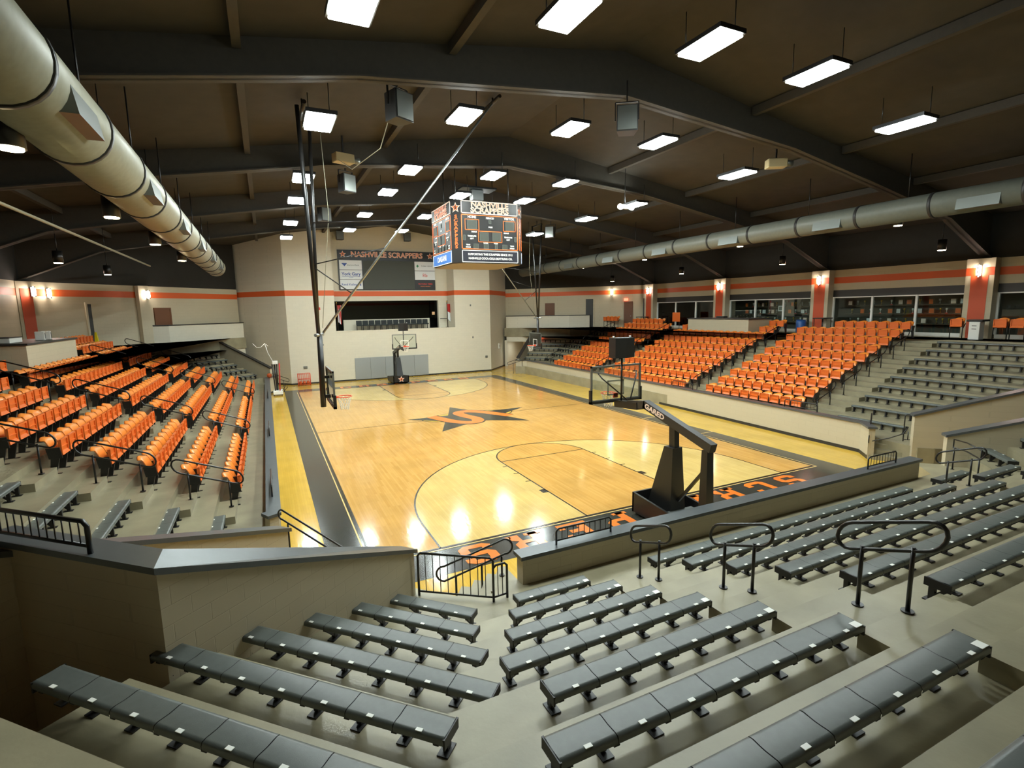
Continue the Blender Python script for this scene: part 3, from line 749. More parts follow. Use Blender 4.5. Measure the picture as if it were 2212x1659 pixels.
t = thing('winch_motor', 'grey winch motor box hung right above the four sided scoreboard', 'machine', (.7, 13.8, 11.35)); part(MB().cbox((0, 0, 0), (.6, .45, .5), .03), 'case', [STEEL], t); part(MB().box((0, 0, .3), (1.8, 1.0, .08)).cyl((0, 0, .3), (0, 0, ceil_z(.7)-11.37), .04), 'hanger', [BLACKMETAL], t)
t = thing('emergency_light', 'twin headed emergency light on the right roof slope', 'light', (6.35, 9.15, 10.35))
part(MB().cbox((0, 0, 0), (.35, .15, .2), .02), 'case', [WHITEPL], t)
for x in (-.32, .32): part(MB().cyl((x, -.02, .0), (x, -.14, -.05), .12, seg=12), 'lamp_head', [LAMPM], t)
part(MB().cyl((0, 0, .1), (0, 0, ceil_z(6.35)-10.37), .015, seg=6), 'hanger', [BLACKMETAL], t)
# ---------------------------------------------------------------- centre scoreboard
sx0, sx1, sy0, sy1, sz0, sz1 = -1.2, 2.45, 12.0, 15.65, 7.88, 10.72
t = thing('scoreboard', 'four sided black scoreboard hung over centre court', 'scoreboard', ((sx0+sx1)/2, (sy0+sy1)/2, sz0))
W2 = (sx1-sx0)/2; H2 = sz1-sz0; ch = .37
octo = [(-W2+ch, -W2), (W2-ch, -W2), (W2, -W2+ch), (W2, W2-ch), (W2-ch, W2), (-W2+ch, W2), (-W2, W2-ch), (-W2, -W2+ch)]
part(MB().prism(octo, .0, H2, 0), 'cabinet', [SIGNK], t)
part(MB().prism([(x*.97, y*.97) for x, y in octo], -.03, .0, 0), 'bottom_panel', [mat('scoreboard_underside', (150, 140, 122), .6)], t)
def placed(mb, mtx, name, mats, par): q = MB().merge(mb, mtx); return part(q, name, mats, par)
def frame_rect(mb, x0, z0, x1, z1, wd, y=-.012, m=0):
    mb.box2((x0, y-.01, z0), (x1, y+.01, z0+wd), m).box2((x0, y-.01, z1-wd), (x1, y+.01, z1), m).box2((x0, y-.01, z0), (x0+wd, y+.01, z1), m).box2((x1-wd, y-.01, z0), (x1, y+.01, z1), m)
    return mb
FW = W2-ch
for fi, (rz, bottom) in enumerate(((0, 'K'), (-pi/2, 'B'), (pi, 'K'), (pi/2, 'B'))):
    Mx = Matrix.Rotation(rz, 4, 'Z') @ Matrix.Translation((0, -W2, 0))
    header = MB().box2((-FW, -.012, 2.24), (FW, 0, 2.8), 0); frame_rect(header, -FW, 2.24, FW, 2.82, .04, -.02, 1)
    placed(header, Mx, 'header_panel', [SIGNK, INKP], t)
    h1 = MB(); tt = Matrix.Translation
    for word, z in (('NASHVILLE', 2.66), ('SCRAPPERS', 2.4)):
        h1.merge(text_mb(word, .33, .012, .006, sx=1.18), tt((0, -.03, z)), 0)
        h1.merge(text_mb(word, .33, -.008, .006, sx=1.18), tt((0, -.04, z)), 1)
    placed(h1, Mx, 'header_lettering', [INKP, INKO], t)
    body = MB(); frame_rect(body, -FW, .62, FW, 2.2, .035, -.012, 0)
    for x0, z0, x1, z1 in ((-1.28, 1.5, -.56, 2.0), (.68, 1.5, 1.34, 2.0), (-.62, .96, .62, 1.48)): frame_rect(body, x0, z0, x1, z1, .03, -.012, 0)
    placed(body, Mx, 'orange_outline', [INKO], t)
    disp = MB()
    for x0, z0, x1, z1 in ((-1.16, 1.55, -.68, 1.95), (.8, 1.55, 1.24, 1.95), (-.54, 1.02, -.1, 1.42), (.1, 1.02, .54, 1.42), (-.08, 1.82, .06, 1.98), (-1.38, 1.02, -1.26, 1.26), (1.26, 1.02, 1.38, 1.26), (-.88, .66, -.62, .88), (-.36, .66, -.1, .88), (.22, .66, .36, .88), (.62, .66, .88, .88)):
        disp.box2((x0, -.02, z0), (x1, 0, z1), 0); frame_rect(disp, x0, z0, x1, z1, .012, -.02, 1)
    placed(disp, Mx, 'digit_display', [SCREEN, GREYMETAL], t)
    tx = MB()
    for word, x, z, sz in (('HOME', -.92, 2.09, .15), ('PERIOD', 0, 2.07, .12), ('VISITOR', 1.0, 2.09, .15), ('POSS', .02, 1.66, .09), ('BONUS', -.82, 1.42, .08), ('BONUS', .84, 1.42, .08),
                           ('TIMEOUTS', -.94, 1.22, .09), ('LEFT', -.94, 1.11, .09), ('TIMEOUTS', .94, 1.22, .09), ('LEFT', .94, 1.11, .09), ('PLAYER', -.24, .92, .07), ('FOULS', .28, .92, .07),
                           ('TEAM', -1.14, .82, .08), ('FOULS', -1.14, .71, .08), ('TEAM', 1.14, .82, .08), ('FOULS', 1.14, .71, .08)):
        tx.merge(text_mb(word, sz, .004, .004, sx=1.0), tt((x, -.02, z)))
    placed(tx, Mx, 'lettering', [INKW], t)
    low = MB().box2((-FW, -.012, .02), (FW, 0, .58), 0); frame_rect(low, -FW, .02, FW, .58, .03, -.02, 1)
    placed(low, Mx, 'sponsor_panel', [SIGNBLUE if bottom == 'B' else mat('navy_sign_face', (28, 28, 40), .4), INKW], t)
    lo = MB()
    if bottom == 'K':
        lo.merge(text_mb('SUPPORTING THE SCRAPPERS SINCE 1911', .135, .004, .004, sx=.92), tt((0, -.025, .39))); lo.merge(text_mb('NASHVILLE COCA-COLA BOTTLING CO.', .135, .004, .004, sx=.92), tt((0, -.025, .2)))
    else: lo.merge(text_mb('DASANI', .36, .008, .004, sx=1.1), tt((0, -.025, .3)))
    placed(lo, Mx, 'sponsor_lettering', [INKW], t)
for i in range(4):
    a = -pi/4+i*pi/2-pi/2
    Mx = Matrix.Rotation(a+pi/2, 4, 'Z') @ Matrix.Translation((0, -(W2-ch/2)*sqrt(2), 0))
    cl = MB()
    for j, chh in enumerate('SCRAPPERS'):
        cl.merge(text_mb(chh, .2, .008, .005, sx=1.45), Matrix.Translation((0, -.012, 2.1-.172*j)))
    placed(cl, Mx, 'corner_lettering', [INKO], t)
    sm = MB(); pts = star_pts(.26, .115)
    sm.add([(x, -.012, z+2.5) for x, z in pts], [list(range(10))], 0); sm.add([(x*.7, -.016, z*.7+2.5) for x, z in pts], [list(range(10))], 1)
    sm.merge(text_mb('S', .2, .008, .003), Matrix.Translation((0, -.02, 2.5)), 2)
    placed(sm, Mx, 'star_emblem', [INKP, INKO, SIGNK], t)
    x, y = octo[2*i+1]; part(MB().cyl((x*.8, y*.8, H2), (x*.8, y*.8, ceil_z(1.5)-sz0), .02, seg=6), 'hanger_cable', [BLACKMETAL], t)
# ---------------------------------------------------------------- video sign on the stage wall
t = thing('video_sign', 'black team name sign with a dark video screen on the stage wall', 'sign', (.55, YR, 7.6))
part(MB().box2((-4.05, -.12, -.05), (4.35, 0, 3.3)), 'cabinet', [SIGNK], t)
hd = MB()
hd.merge(text_mb('NASHVILLE SCRAPPERS', .62, .02, .01, sx=.98), Matrix.Translation((.15, -.13, 2.93)), 0); hd.merge(text_mb('NASHVILLE SCRAPPERS', .62, -.01, .01, sx=.98), Matrix.Translation((.15, -.145, 2.93)), 1)
part(hd, 'lettering', [INKP, INKO], t)
for x in (-3.62, 3.95):
    sm = MB(); pts = star_pts(.3, .13)
    sm.add([(x+a, -.13, 2.93+b) for a, b in pts], [list(range(10))], 0); sm.add([(x+a*.75, -.135, 2.93+b*.75) for a, b in pts], [list(range(10))], 1); sm.merge(text_mb('S', .2, .008, .003), Matrix.Translation((x, -.14, 2.91)), 2)
    part(sm, 'star_emblem', [INKP, INKO, SIGNK], t)
part(MB().box2((-2.0, -.14, .02), (2.45, -.1, 2.45)), 'screen', [SCREEN], t)
def sponsor(x0, z0, face, build):
    b = MB().box2((x0, -.15, z0), (x0+1.85, -.1, z0+.78), 0); q = part(b, 'sponsor_panel', [face], t)
    g = MB(); ms = build(g, x0+.925, z0+.39); 
    if g.v: part(g, 'sponsor_lettering', ms, q)
def T(g, s, x, z, size, m, bold=.002, sx=1.0): g.merge(text_mb(s, size, bold, .003, sx=sx), Matrix.Translation((x, -.155, z)), m)
def f1(g, x, z): g.add([(x-.75, -.156, z+.14), (x-.28, -.156, z+.14), (x-.5, -.156, z-.12)], [(0,2,1)], 0); T(g, 'Diamond Bank', x+.2, z-.02, .17, 1); return [INKB, GREYMETAL]
def f2(g, x, z): T(g, 'York Gary', x, z+.06, .36, 0, .008); g.box2((x-.75, -.157, z-.16), (x+.75, -.155, z-.14), 0); T(g, 'Autoplex', x, z-.24, .09, 0); return [INKB]
def f3(g, x, z): T(g, 'Reed Kelley', x-.2, z, .26, 0); g.add([(x+.62, -.156, z), (x+.78, -.156, z+.12), (x+.78, -.156, z-.12)], [(0,2,1)], 0); return [INKB]
def f4(g, x, z): g.add([(x-.78, -.156, z), (x-.66, -.156, z+.14), (x-.54, -.156, z), (x-.66, -.156, z-.14)], [(3,2,1,0)], 0); T(g, 'FARM CREDIT', x+.2, z, .17, 1); return [INKG, GREYMETAL]
def f5(g, x, z): T(g, 'Rb', x, z, .42, 0, .0); return [INKR]
def f6(g, x, z): T(g, 'VICTORIA TIMES', x, z+.07, .18, 0, .004); T(g, 'NASHVILLE ARKANSAS', x, z-.14, .09, 1); return [INKR, INKO]
for i, f in enumerate((f3, f2, f1)): sponsor(-3.95, .02+.82*i, SIGNW, f)
for i, f in enumerate((f6, f5, f4)): sponsor(2.5, .02+.82*i, SIGNK if i == 0 else SIGNW, f)
# ---------------------------------------------------------------- grey wall mats, stage details
mb = MB()
for i in range(5): mb.cbox((-2.9+.63+1.26*i, YF-.04, .98), (1.245, .07, 1.8), .015)
tag(mb.build('wall_pad', [GREYPANEL]), 'wide flat grey padded panel on the stage wall behind the far hoop', 'wall pad')
for i, (x, z, wd, h, lab) in enumerate(((-6.75, 1.35, .3, .2, 'small grey outlet plate above the orange ball rack'), (9.0, 1.35, .22, .2, 'small tan outlet plate low on the right of the stage wall'), (-5.4, 6.0, .16, .22, 'small red alarm strobe left of the press box opening'), (7.55, 6.1, .12, .16, 'small alarm strobe right of the press box opening'), (-5.3, 3.1, .12, .12, 'small round dark fitting on the left stage wall'), (7.7, 3.2, .1, .16, 'small dark fitting on the right stage wall'))):
    o = MB().cbox((x, YF-.03, z), (wd, .05, h), .01).build('wall_fitting', [INKR if i == 2 else GREYMETAL]); tag(o, lab, 'fitting')
t = thing('wall_thermostat', 'white box on the angled wing right of the stage wall', 'box', (11.1, 34.9, 2.15), atan2(3.9, 3.48)); part(MB().cbox((0, -.04, 0), (.35, .08, .5), .02), 'case', [WHITEPL], t); part(MB().box((.05, -.085, 0), (.12, .01, .2)), 'cover', [GREYMETAL], t)
# press box seats and flags
cb = MB().cbox((0, 0, .62), (.48, .1, .42), .03).mesh('backrest', [GREENBL]); cs = MB().cbox((0, -.24, .42), (.46, .42, .1), .03).mesh('seat', [GREENBL]); cl = MB().cyl((-.2, -.05, 0), (-.2, -.05, .42), .03, seg=8).cyl((.2, -.05, 0), (.2, -.05, .42), .03, seg=8).mesh('frame', [BLACKMETAL])
for i in range(12):
    t = thing('press_chair', 'dark padded press box chair, %s from left' % ORD[i], 'chair', (-2.1+.53*i, YR-.35, 4.12), 0, 'dark chairs in the press box')
    part_mesh(cb, 'backrest', t); part_mesh(cs, 'seat', t); part_mesh(cl, 'frame', t)
def flag(x, lab, stripes):
    t = thing('flag', lab, 'flag', (x, YR-.75, 4.12)); part(MB().cyl((0, 0, 0), (0, 0, 2.3), .02, seg=8).cyl((0, 0, 0), (0, 0, .05), .16, seg=12), 'pole', [BROWNSH], t)
    part(MB().lathe([(0, 0), (.05, .05), (0, .14)], (0, 0, 2.3), 8), 'finial', [TROPHY], t)
    c = MB()
    def fn(u, v): a = u*2*pi*2; r = .07+.05*sin(u*9*pi)*(.3+.7*v); return (.02+u*.3+.03*sin(u*14+v*2), -.05-.07*sin(u*11), 2.15-v*1.35-.3*u*v)
    c.grid(fn, 16, 6); n = len(c.f)
    for i in range(n): c.m[i] = (i % 16)//3 % 2 if stripes else (0 if (i//16) < 3 else 1)
    part(c, 'cloth', [REDP, SIGNW], t)
flag(-3.9, 'furled red and white striped flag at the left end of the press box', True)
flag(5.72, 'furled red and white flag at the right end of the press box', False)
tag(MB().cbox((4.75, YR+.3, 5.45), (.26, .03, .26), .01).build('notice', [mat('cream_notice', (236, 190, 140), .5)]), 'small cream notice square beside the press box doorway', 'sign')
tag(MB().cyl((5.2, YR-.3, 4.95), (6.0, YR-.3, 4.95), .03, seg=8).build('guard_bar', [BLACKMETAL]), 'black guard bar across the right end of the press box', 'rail')
# exit signs
for lab, p, rz in (('small red exit sign above the court level doorway on the far right', (14.65, 33.05, 2.85), -pi/4), ('small orange exit sign above the brown door right of the sconce', (on_r(21.3)[0]-.12, on_r(21.3)[1]-.12, 6.38), rzr+pi)):
    t = thing('exit_sign', lab, 'sign', p, rz); part(MB().cbox((0, 0, 0), (.36, .08, .22), .01), 'case', [EXITM], t); part(text_mb('EXIT', .17, .003, .003), 'lettering', [INKW], t).location = (0, -.045, 0)
# ---------------------------------------------------------------- black benches
def bt(k): return .93+.355*k
NPL = MB().cbox((0, 0, 0), (.06, .035, .006), .002).mesh('number_plate', [INKW])
BRK = MB()
BRK.beam((0, -.05, .2), (0, -.05, .02), .05, .06).beam((0, -.02, .2), (0, -.235, .225), .05, .05).beam((0, -.06, .05), (0, -.2, .2), .04, .04).box((0, -.06, .006), (.1, .16, .012))
BRK = BRK.mesh('bracket', [BENCHB])
BCACHE = {}
def bench(name, label, p, rz, L, z, top, near, group):
    n = max(2, round(L/.467)); key = (n, round(L, 2), round(top, 2))
    if key not in BCACHE:
        m = L/n; b = MB()
        for i in range(n):
            x0 = -L/2+i*m
            def prof(u, v, x0=x0):
                # rounded front edge, slightly dished top, rounded rear lip
                P = [(0.0, top-.075), (.004, top-.03), (-.012, top-.006), (-.04, top), (-.125, top-.006), (-.21, top), (-.24, top-.006), (-.252, top-.03), (-.25, top-.06)]
                k = min(int(v*8+1e-6), 8); return (x0+.004+u*(m-.008), P[k][0], P[k][1])
            b.grid(prof, 1, 8, 0, smooth=True, flip=False)
        b2 = MB().box2((-L/2, -.225, top-.075), (L/2, -.02, top-.012)).box2((-L/2-.008, -.25, top-.1), (-L/2+.01, 0, top-.008)).box2((L/2-.01, -.25, top-.1), (L/2+.008, 0, top-.008))
        BCACHE[key] = (b.mesh('seat_board', [BENCH]), b2.mesh('support_beam', [BENCHB]), n, m)
    sb_, bm_, n, m = BCACHE[key]
    t = thing(name, label, 'bench', (p[0], p[1], z), rz, group)
    part_mesh(sb_, 'seat_board', t); part_mesh(bm_, 'support_beam', t)
    step = 1 if near else 1
    xs_ = [-L/2+.08]+[-L/2+m*(i+.5+.5) for i in range(0, n-1, step)]+[L/2-.08]
    for x in xs_:
        o = part_mesh(BRK, 'bracket', t, (x, 0, 0)); o.scale = (1, 1, (top-.06)/.23)
    if near:
        for i in range(n): part_mesh(NPL, 'number_plate', t, (-L/2+m*(i+.5), -.222, top+.001))
        for x in near if isinstance(near, tuple) else ():
            o = part_mesh(NPL, 'row_plate', t, (x*(L/2-.06), -.2, top+.001)); o.scale = (1.6, 2.2, 1)
    return t
G1 = 'benches of the near stand'
cl_left = [-6.0, -6.49, -6.96, -7.42, -7.41, -7.88, -8.34, -8.8]
for k in range(8):
    a, b = cl_left[k], -4.62
    bench('bleacher_bench', 'charcoal bench in middle block of near stand, %s row up from wall' % ORD[k], ((a+b)/2, -4.03-D_*k), 0, b-a, zt(k), bt(k)-zt(k), (1,), G1)
for k in range(8):
    a, b = -3.14, 5.22
    bench('bleacher_bench', 'long charcoal bench in right block of near stand, %s row up' % ORD[k], ((a+b)/2, -4.03-D_*k), 0, b-a, zt(k), bt(k)-zt(k), True, G1)
for k in range(3):
    a, b = 6.55, 8.05+.36*k
    bench('bleacher_bench', 'short charcoal bench beyond the right aisle of the near stand, %s row' % ORD[k], ((a+b)/2, -4.03-D_*k), 0, b-a, zt(k), bt(k)-zt(k), True, G1)
dl = [-4.85, -4.88, -4.95, -5.03, -5.11, -5.2]; dr = [-2.55, -1.93, -1.22, -.51, -.54, .12]
for k in range(6):
    s = -10.84-1.27*k; d = (dl[k]+dr[k])/2
    L = (dr[k]-dl[k])/sqrt(2)
    bench('bleacher_bench', 'charcoal bench in the angled left block of the near stand, %s row up' % ORD[k], ((s+d)/2, (s-d)/2), -pi/4, L, zt(k), bt(k)-zt(k), True, G1)
for k in (1, 2, 3):
    c = 12.23+1.27*k; s0, s1 = 4.15-.2*k, 5.95; s = (s0+s1)/2
    bench('bleacher_bench', 'charcoal bench beside right passage wall of near stand, %s row up' % ORD[k], ((s+c)/2, (s-c)/2), pi/4, (s1-s0)/sqrt(2), zt(k), bt(k)-zt(k), True, G1)
G2 = 'benches of the right stand'; G3 = 'benches of the left stand'
for k in range(9):
    x = 12.42+D_*k; y0 = (yA(x)+.55) if k else -.35
    bench('bleacher_bench', 'black bench at near end of right stand, %s row up from court' % ORD[k], (x, (y0+2.25)/2), pi/2, 2.25-y0, zt(k), bt(k)-zt(k), False, G2)
    xl_ = -10.62-D_*k; y0 = yAl(xl_)+.5 if k else .9
    bench('bleacher_bench', 'black bench at near end of left stand, %s row up from court' % ORD[k], (xl_, (y0+2.25)/2), -pi/2, 2.25-y0, zt(k), bt(k)-zt(k), k < 5, G3)
for k in range(1, 9):
    x = 12.42+D_*k; y1 = (seam_r(k)+.3) if k < 6 else 30.2
    bench('bleacher_bench', 'black bench beyond the seats at far end of right stand, %s row' % ORD[k], (x, (27.25+y1)/2), pi/2, y1-27.25, zt(k), bt(k)-zt(k), False, G2)
    xl_ = -10.62-D_*k; y1 = (seam_l(k)+.2) if k < 6 else 30.4
    bench('bleacher_bench', 'black bench beyond the seats at far end of left stand, %s row' % ORD[k], (xl_, (27.25+y1)/2), -pi/2, y1-27.25, zt(k), bt(k)-zt(k), False, G3)
for k in range(1, 6):
    c = 41.03+1.27*k; d0, d1 = -18.9, -16.6+.52*k; d = (d0+d1)/2
    bench('bleacher_bench', 'black bench angled across the far right corner, %s row up' % ORD[k], ((c+d)/2, (c-d)/2), 3*pi/4, (d1-d0)/sqrt(2), zt(k), bt(k)-zt(k), False, G2)
    c = 39.63+1.27*k; s0, s1 = 18.9-.52*k, 20.4; s = (s0+s1)/2
    bench('bleacher_bench', 'black bench angled across the far left corner, %s row up' % ORD[k], ((s-c)/2, (s+c)/2), -3*pi/4, (s1-s0)/sqrt(2), zt(k), bt(k)-zt(k), False, G3)

# ---------------------------------------------------------------- orange folding seats
def seat_parts(sx):
    bk = MB(); W = .255
    def w(v): return W*(1-.16*max(0, (v-.62)/.38)**2.2)
    def fr(u, v):
        s = 2*u-1; roll = max(0, (v-.8)/.2)
        return (s*w(v), .075-.19*v-.075*roll**2-.03*(1-s*s)*(.4+v*.6), .40+.455*v-.05*roll**2*(s*s*1.2+.1))
    def bkf(u, v):
        x, y, z = fr(u, v); return (x*.97, y-.028, z-.006)
    bk.grid(fr, 8, 8, 0, True, flip=False); bk.grid(bkf, 8, 8, 0, True, flip=True)
    nb = 81
    def edge(seq):
        o = len(bk.v)-2*nb
        for a, b in zip(seq[:-1], seq[1:]): bk.f.append([o+a, o+b, o+nb+b, o+nb+a]); bk.m.append(0); bk.s.append(True)
    edge([j*9 for j in range(9)]); edge([j*9+8 for j in range(8, -1, -1)]); edge([72+i for i in range(9)]); edge([i for i in range(8, -1, -1)])
    # folded seat pan: a shallow tray standing up in front, underside out, ribbed
    pn = MB()
    pn.cbox((0, .135, .60), (.47, .035, .36), .012)
    pn.box2((-.235, .15, .42), (-.2, .185, .78)).box2((.2, .15, .42), (.235, .185, .78)).box2((-.235, .15, .745), (.235, .185, .785)).box2((-.2, .15, .585), (.2, .172, .61))
    pn.hexa([(-.235, .15, .40), (.235, .15, .40), (.235, .2, .42), (-.235, .2, .42), (-.235, .15, .50), (.235, .15, .50), (.235, .165, .50), (-.235, .165, .50)])
    lg = MB(); x = sx*.282
    lg.hexa([(x-.022, -.07, 0), (x+.022, -.07, 0), (x+.022, .05, 0), (x-.022, .05, 0), (x-.022, -.03, .36), (x+.022, -.03, .36), (x+.022, .13, .36), (x-.022, .13, .36)])
    lg.hexa([(x-.018, -.06, .36), (x+.018, -.06, .36), (x+.018, .19, .36), (x-.018, .19, .36), (x-.018, -.10, .62), (x+.018, -.10, .62), (x+.018, .16, .62), (x-.018, .16, .62)])
    lg.box2((x-.035, -.15, 0), (x+.035, .14, .012))
    return bk, pn, lg
SEATS = []
SECS = ((3.7, 10, 'near'), (10.85, 14, 'middle'), (20.2, 10, 'far'))
def booth_skip(y, k): return k >= 8 and 12.15 < y < 17.85
for k in range(10):
    for y0, n, sec in SECS:
        for i in range(n):
            y = y0+.285+.567*i
            if not booth_skip(y, k):
                if not (k == 9 and (sec == 'near' and i > 6 or sec == 'far' and i < 3)):
                    SEATS.append(('right', sec, k, i, n, (12.28+D_*k, y, zt(k)), pi/2, -1))
                if not (k == 9 and sec != 'far'):
                    SEATS.append(('left', sec, k, i, n, (-10.515-D_*k, y, zt(k)), -pi/2, 1))
def inframe(p):
    q = project((p[0], p[1], p[2]+.5))
    return q is not None and -25 < q[0] < 2237 and 0 < q[1] < 1659
def rank(s):
    q = project((s[5][0], s[5][1], s[5][2]+.5)); return q[2]
vis = sorted([s for s in SEATS if inframe(s[5])], key=rank)
single = set(id(s) for s in vis[:300])
SM = {}
for sx in (-1, 1):
    a, b, c = seat_parts(sx); SM[sx] = ((a, b, c), a.mesh('backrest', [SEATO]), b.mesh('seat_pan', [SEATF]), c.mesh('leg', [BLACKMETAL]))
rest = MB()
for s in SEATS:
    side, sec, k, i, n, p, rz, sx = s
    if id(s) in single:
        t = thing('folding_seat', 'orange folding seat, %s from near end, %s row, %s section, %s stand' % (ORD[i], ORD[k], sec, side), 'seat', p, rz, 'orange seats of the %s stand' % side)
        part_mesh(SM[sx][1], 'backrest', t); part_mesh(SM[sx][2], 'seat_pan', t); part_mesh(SM[sx][3], 'leg', t)
    else:
        mx = Matrix.Translation(p) @ Matrix.Rotation(rz, 4, 'Z')
        for j in range(3): rest.merge(SM[sx][0][j], mx, j)
o = rest.build('folding_seats', [SEATO, SEATF, BLACKMETAL]); tag(o, 'remaining smaller rows of orange folding seats farther from the camera in both stands', 'seats', 'orange seats of the stands', 'stuff')
# ---------------------------------------------------------------- aisle handrails and guard rails
def loop_pts(L, H, slope, z0, n=8):
    r = H/2; pts = []
    for i in range(n+1):
        a = -pi/2+pi*i/n; pts.append((L/2-r+r*cos(a), r*sin(a)+r))
    for i in range(n+1):
        a = pi/2+pi*i/n; pts.append((-L/2+r+r*cos(a), r*sin(a)+r))
    return [(0, y, z0+z+slope*-y) for y, z in pts]
hr_post = MB().cyl((0, 0, 0), (0, 0, .68), .021, seg=10).mesh('post', [BLACKMETAL]); hr_base = MB().cyl((0, 0, 0), (0, 0, .014), .058, seg=14).mesh('base_plate', [BLACKMETAL])
hr_loop = MB().tube(loop_pts(1.0, .3, .385, .64), .021, 8, True).mesh('loop_rail', [BLACKMETAL])
hr_loopb = MB().tube(loop_pts(1.5, .34, .385, .64), .021, 8, True).mesh('loop_rail', [BLACKMETAL])
def handrail(label, p, rz, big=False, group=None, g=.235):
    """local +y points down the stairs; p is the midpoint at the mean tread height"""
    t = thing('aisle_handrail', label, 'handrail', p, rz, group)
    part_mesh(hr_loopb if big else hr_loop, 'loop_rail', t)
    for y in (-g, g):
        o = part_mesh(hr_post, 'post', t, (0, y, -.385*y)); b = part_mesh(hr_base, 'base_plate', o)
    return t
for k in (1, 3, 5):
    handrail('black looped handrail in the middle aisle of the near stand, %s from the low wall' % ORD[(k-1)//2], (-3.85, yn(k)-.23-.05, zt(k)+.09), 0, False, 'handrails of the near stand')
handrail('black looped handrail in the right aisle of the near stand', (5.85, yn(1)-.3, zt(1)+.09), 0, False, 'handrails of the near stand')
for j, y in enumerate(AISLE_Y):
    for k in (1, 3, 5, 7):
        w_ = ('nearest', 'second', 'third', 'farthest')[j]
        handrail('black looped handrail in the %s aisle of the right stand, %s up from the court' % (w_, ORD[(k-1)//2]), (xr(k)+.12, y+.1, zt(k)), pi/2, True, 'handrails of the right stand', .43)
        handrail('black looped handrail in the %s aisle of the left stand, %s up from the court' % (w_, ORD[(k-1)//2]), (xl(k)-.12, y+.1, zt(k)), -pi/2, True, 'handrails of the left stand', .43)
def picket_rail(name, label, a, b, z0, h, group=None, n=9, r=.02, foot=.0, cat='railing', z1=None):
    a, b = Vector((a[0], a[1], z0)), Vector((b[0], b[1], z0 if z1 is None else z1)); L = (b-a).length
    t = thing(name, label, cat, tuple(a), 0, group); d = b-a; up = Vector((0, 0, 1))
    o = Vector((0, 0, 0)); e = d.normalized()*.05
    pts = [o, o+up*(h-.05), o+up*h+e, d+up*h-e, d+up*(h-.05), d]
    part(MB().tube(pts, r, 8), 'frame_rail', [BLACKMETAL], t)
    part(MB().tube([o+up*.08, d+up*.08], r*.75, 6), 'bottom_rail', [BLACKMETAL], t)
    pk = MB().cyl((0, 0, .08), (0, 0, h), .008, seg=5).mesh('picket', [BLACKMETAL])
    for i in range(1, n+1): part_mesh(pk, 'picket', t, tuple(d*i/(n+1)))
    return t
GR = 'guard rails on the low walls'
picket_rail('guard_rail', 'small black picket rail on top of the near low wall at its left aisle', (-4.72, -3.28), (-3.46, -3.28), 1.2, .31, GR)
picket_rail('guard_rail', 'small black picket rail on top of the near low wall at its right end', (5.0, -3.28), (6.28, -3.28), 1.2, .33, GR)
for j, y in enumerate(AISLE_Y[:3]):
    xx = 10.92+.22*min(1, y/17)
    picket_rail('guard_rail', 'small black picket rail on the court wall of the right stand at the %s aisle' % ('nearest', 'second', 'third')[j], (xx+.03, y-.75), (xx+.03, y+.75), 1.2, .33, GR)
    picket_rail('guard_rail', 'small black picket rail on the court wall of the left stand at the %s aisle' % ('nearest', 'second', 'third')[j], (-9.58, y-.75), (-9.58, y+.75), 1.2, .3, GR)
picket_rail('guard_rail', 'heavy black picket rail on the wall top at the left edge', (-11.2, -5.0), (-12.28, -4.02), 3.27, .34, GR, 11, .026)
picket_rail('picket_gate', 'black picket fence across the stair head at the corner of the near stand', (-7.3, -2.86), (-6.2, -3.66), Z0, .8, None, 9, .022, cat='fence')
picket_rail('picket_gate', 'short black picket fence panel joining the gate to the low wall end', (-6.2, -3.66), (-5.93, -3.64), Z0, .66, None, 2, .022, cat='fence')
def bent_rail(label, pts, posts, r=.02, closed=True, group=None):
    t = thing('stair_handrail', label, 'handrail', pts[0], 0, group); o = Vector(pts[0])
    part(MB().tube([Vector(p)-o for p in pts], r, 8, closed), 'rail', [BLACKMETAL], t)
    for p, h in posts:
        part(MB().cyl(Vector((p[0], p[1], p[2]))-o, Vector((p[0], p[1], p[2]+h))-o, r).cyl(Vector(p)-o, Vector((p[0], p[1], p[2]+.012))-o, .05, seg=12), 'post', [BLACKMETAL], t)
def slanted_loop(a, b, H, n=8):
    a, b = Vector(a), Vector(b); d = (b-a); e = Vector((d.x, d.y, 0)).normalized(); r = H/2; pts = []
    for i in range(n+1):
        q = -pi/2+pi*i/n; pts.append(b+e*r*cos(q)+Vector((0, 0, r*sin(q)+r)))
    for i in range(n+1):
        q = pi/2+pi*i/n; pts.append(a+e*r*cos(q)+Vector((0, 0, r*sin(q)+r)))
    return [tuple(p) for p in pts]
bent_rail('black looped handrail on the steps behind the picket gate', slanted_loop((-6.7, -2.45, .55), (-5.65, -2.93, 1.07), .3), [((-6.5, -2.54, 0), .64), ((-6.05, -2.75, .16), .7), ((-5.7, -2.9, .64), .38)])
bent_rail('black looped handrail beside the steps at the near end of the right wall', slanted_loop((10.15, -.35, .6), (11.0, .1, 1.25), .28), [((10.4, -.2, .3), .5), ((10.9, .05, .64), .55)])
bent_rail('thin black handrail on the vomitory wall right of the steps', [(10.55, -1.38, 1.35), (10.45, -1.3, 1.1), (10.2, -.98, .9), (9.9, -.6, .75)], [((10.5, -1.42, .9), .3)], .018, False)
bent_rail('black looped handrail at the near end of the left wall', slanted_loop((-8.3, -.75, .62), (-9.4, .55, 1.2), .22), [((-8.55, -.45, 0), .75), ((-9.3, .45, 0), 1.15)])
bent_rail('black looped handrail at the far end of the right wall', slanted_loop((10.0, 30.3, .75), (11.1, 29.3, 1.25), .25), [((10.3, 30.0, 0), .9), ((10.9, 29.45, .0), 1.2)])
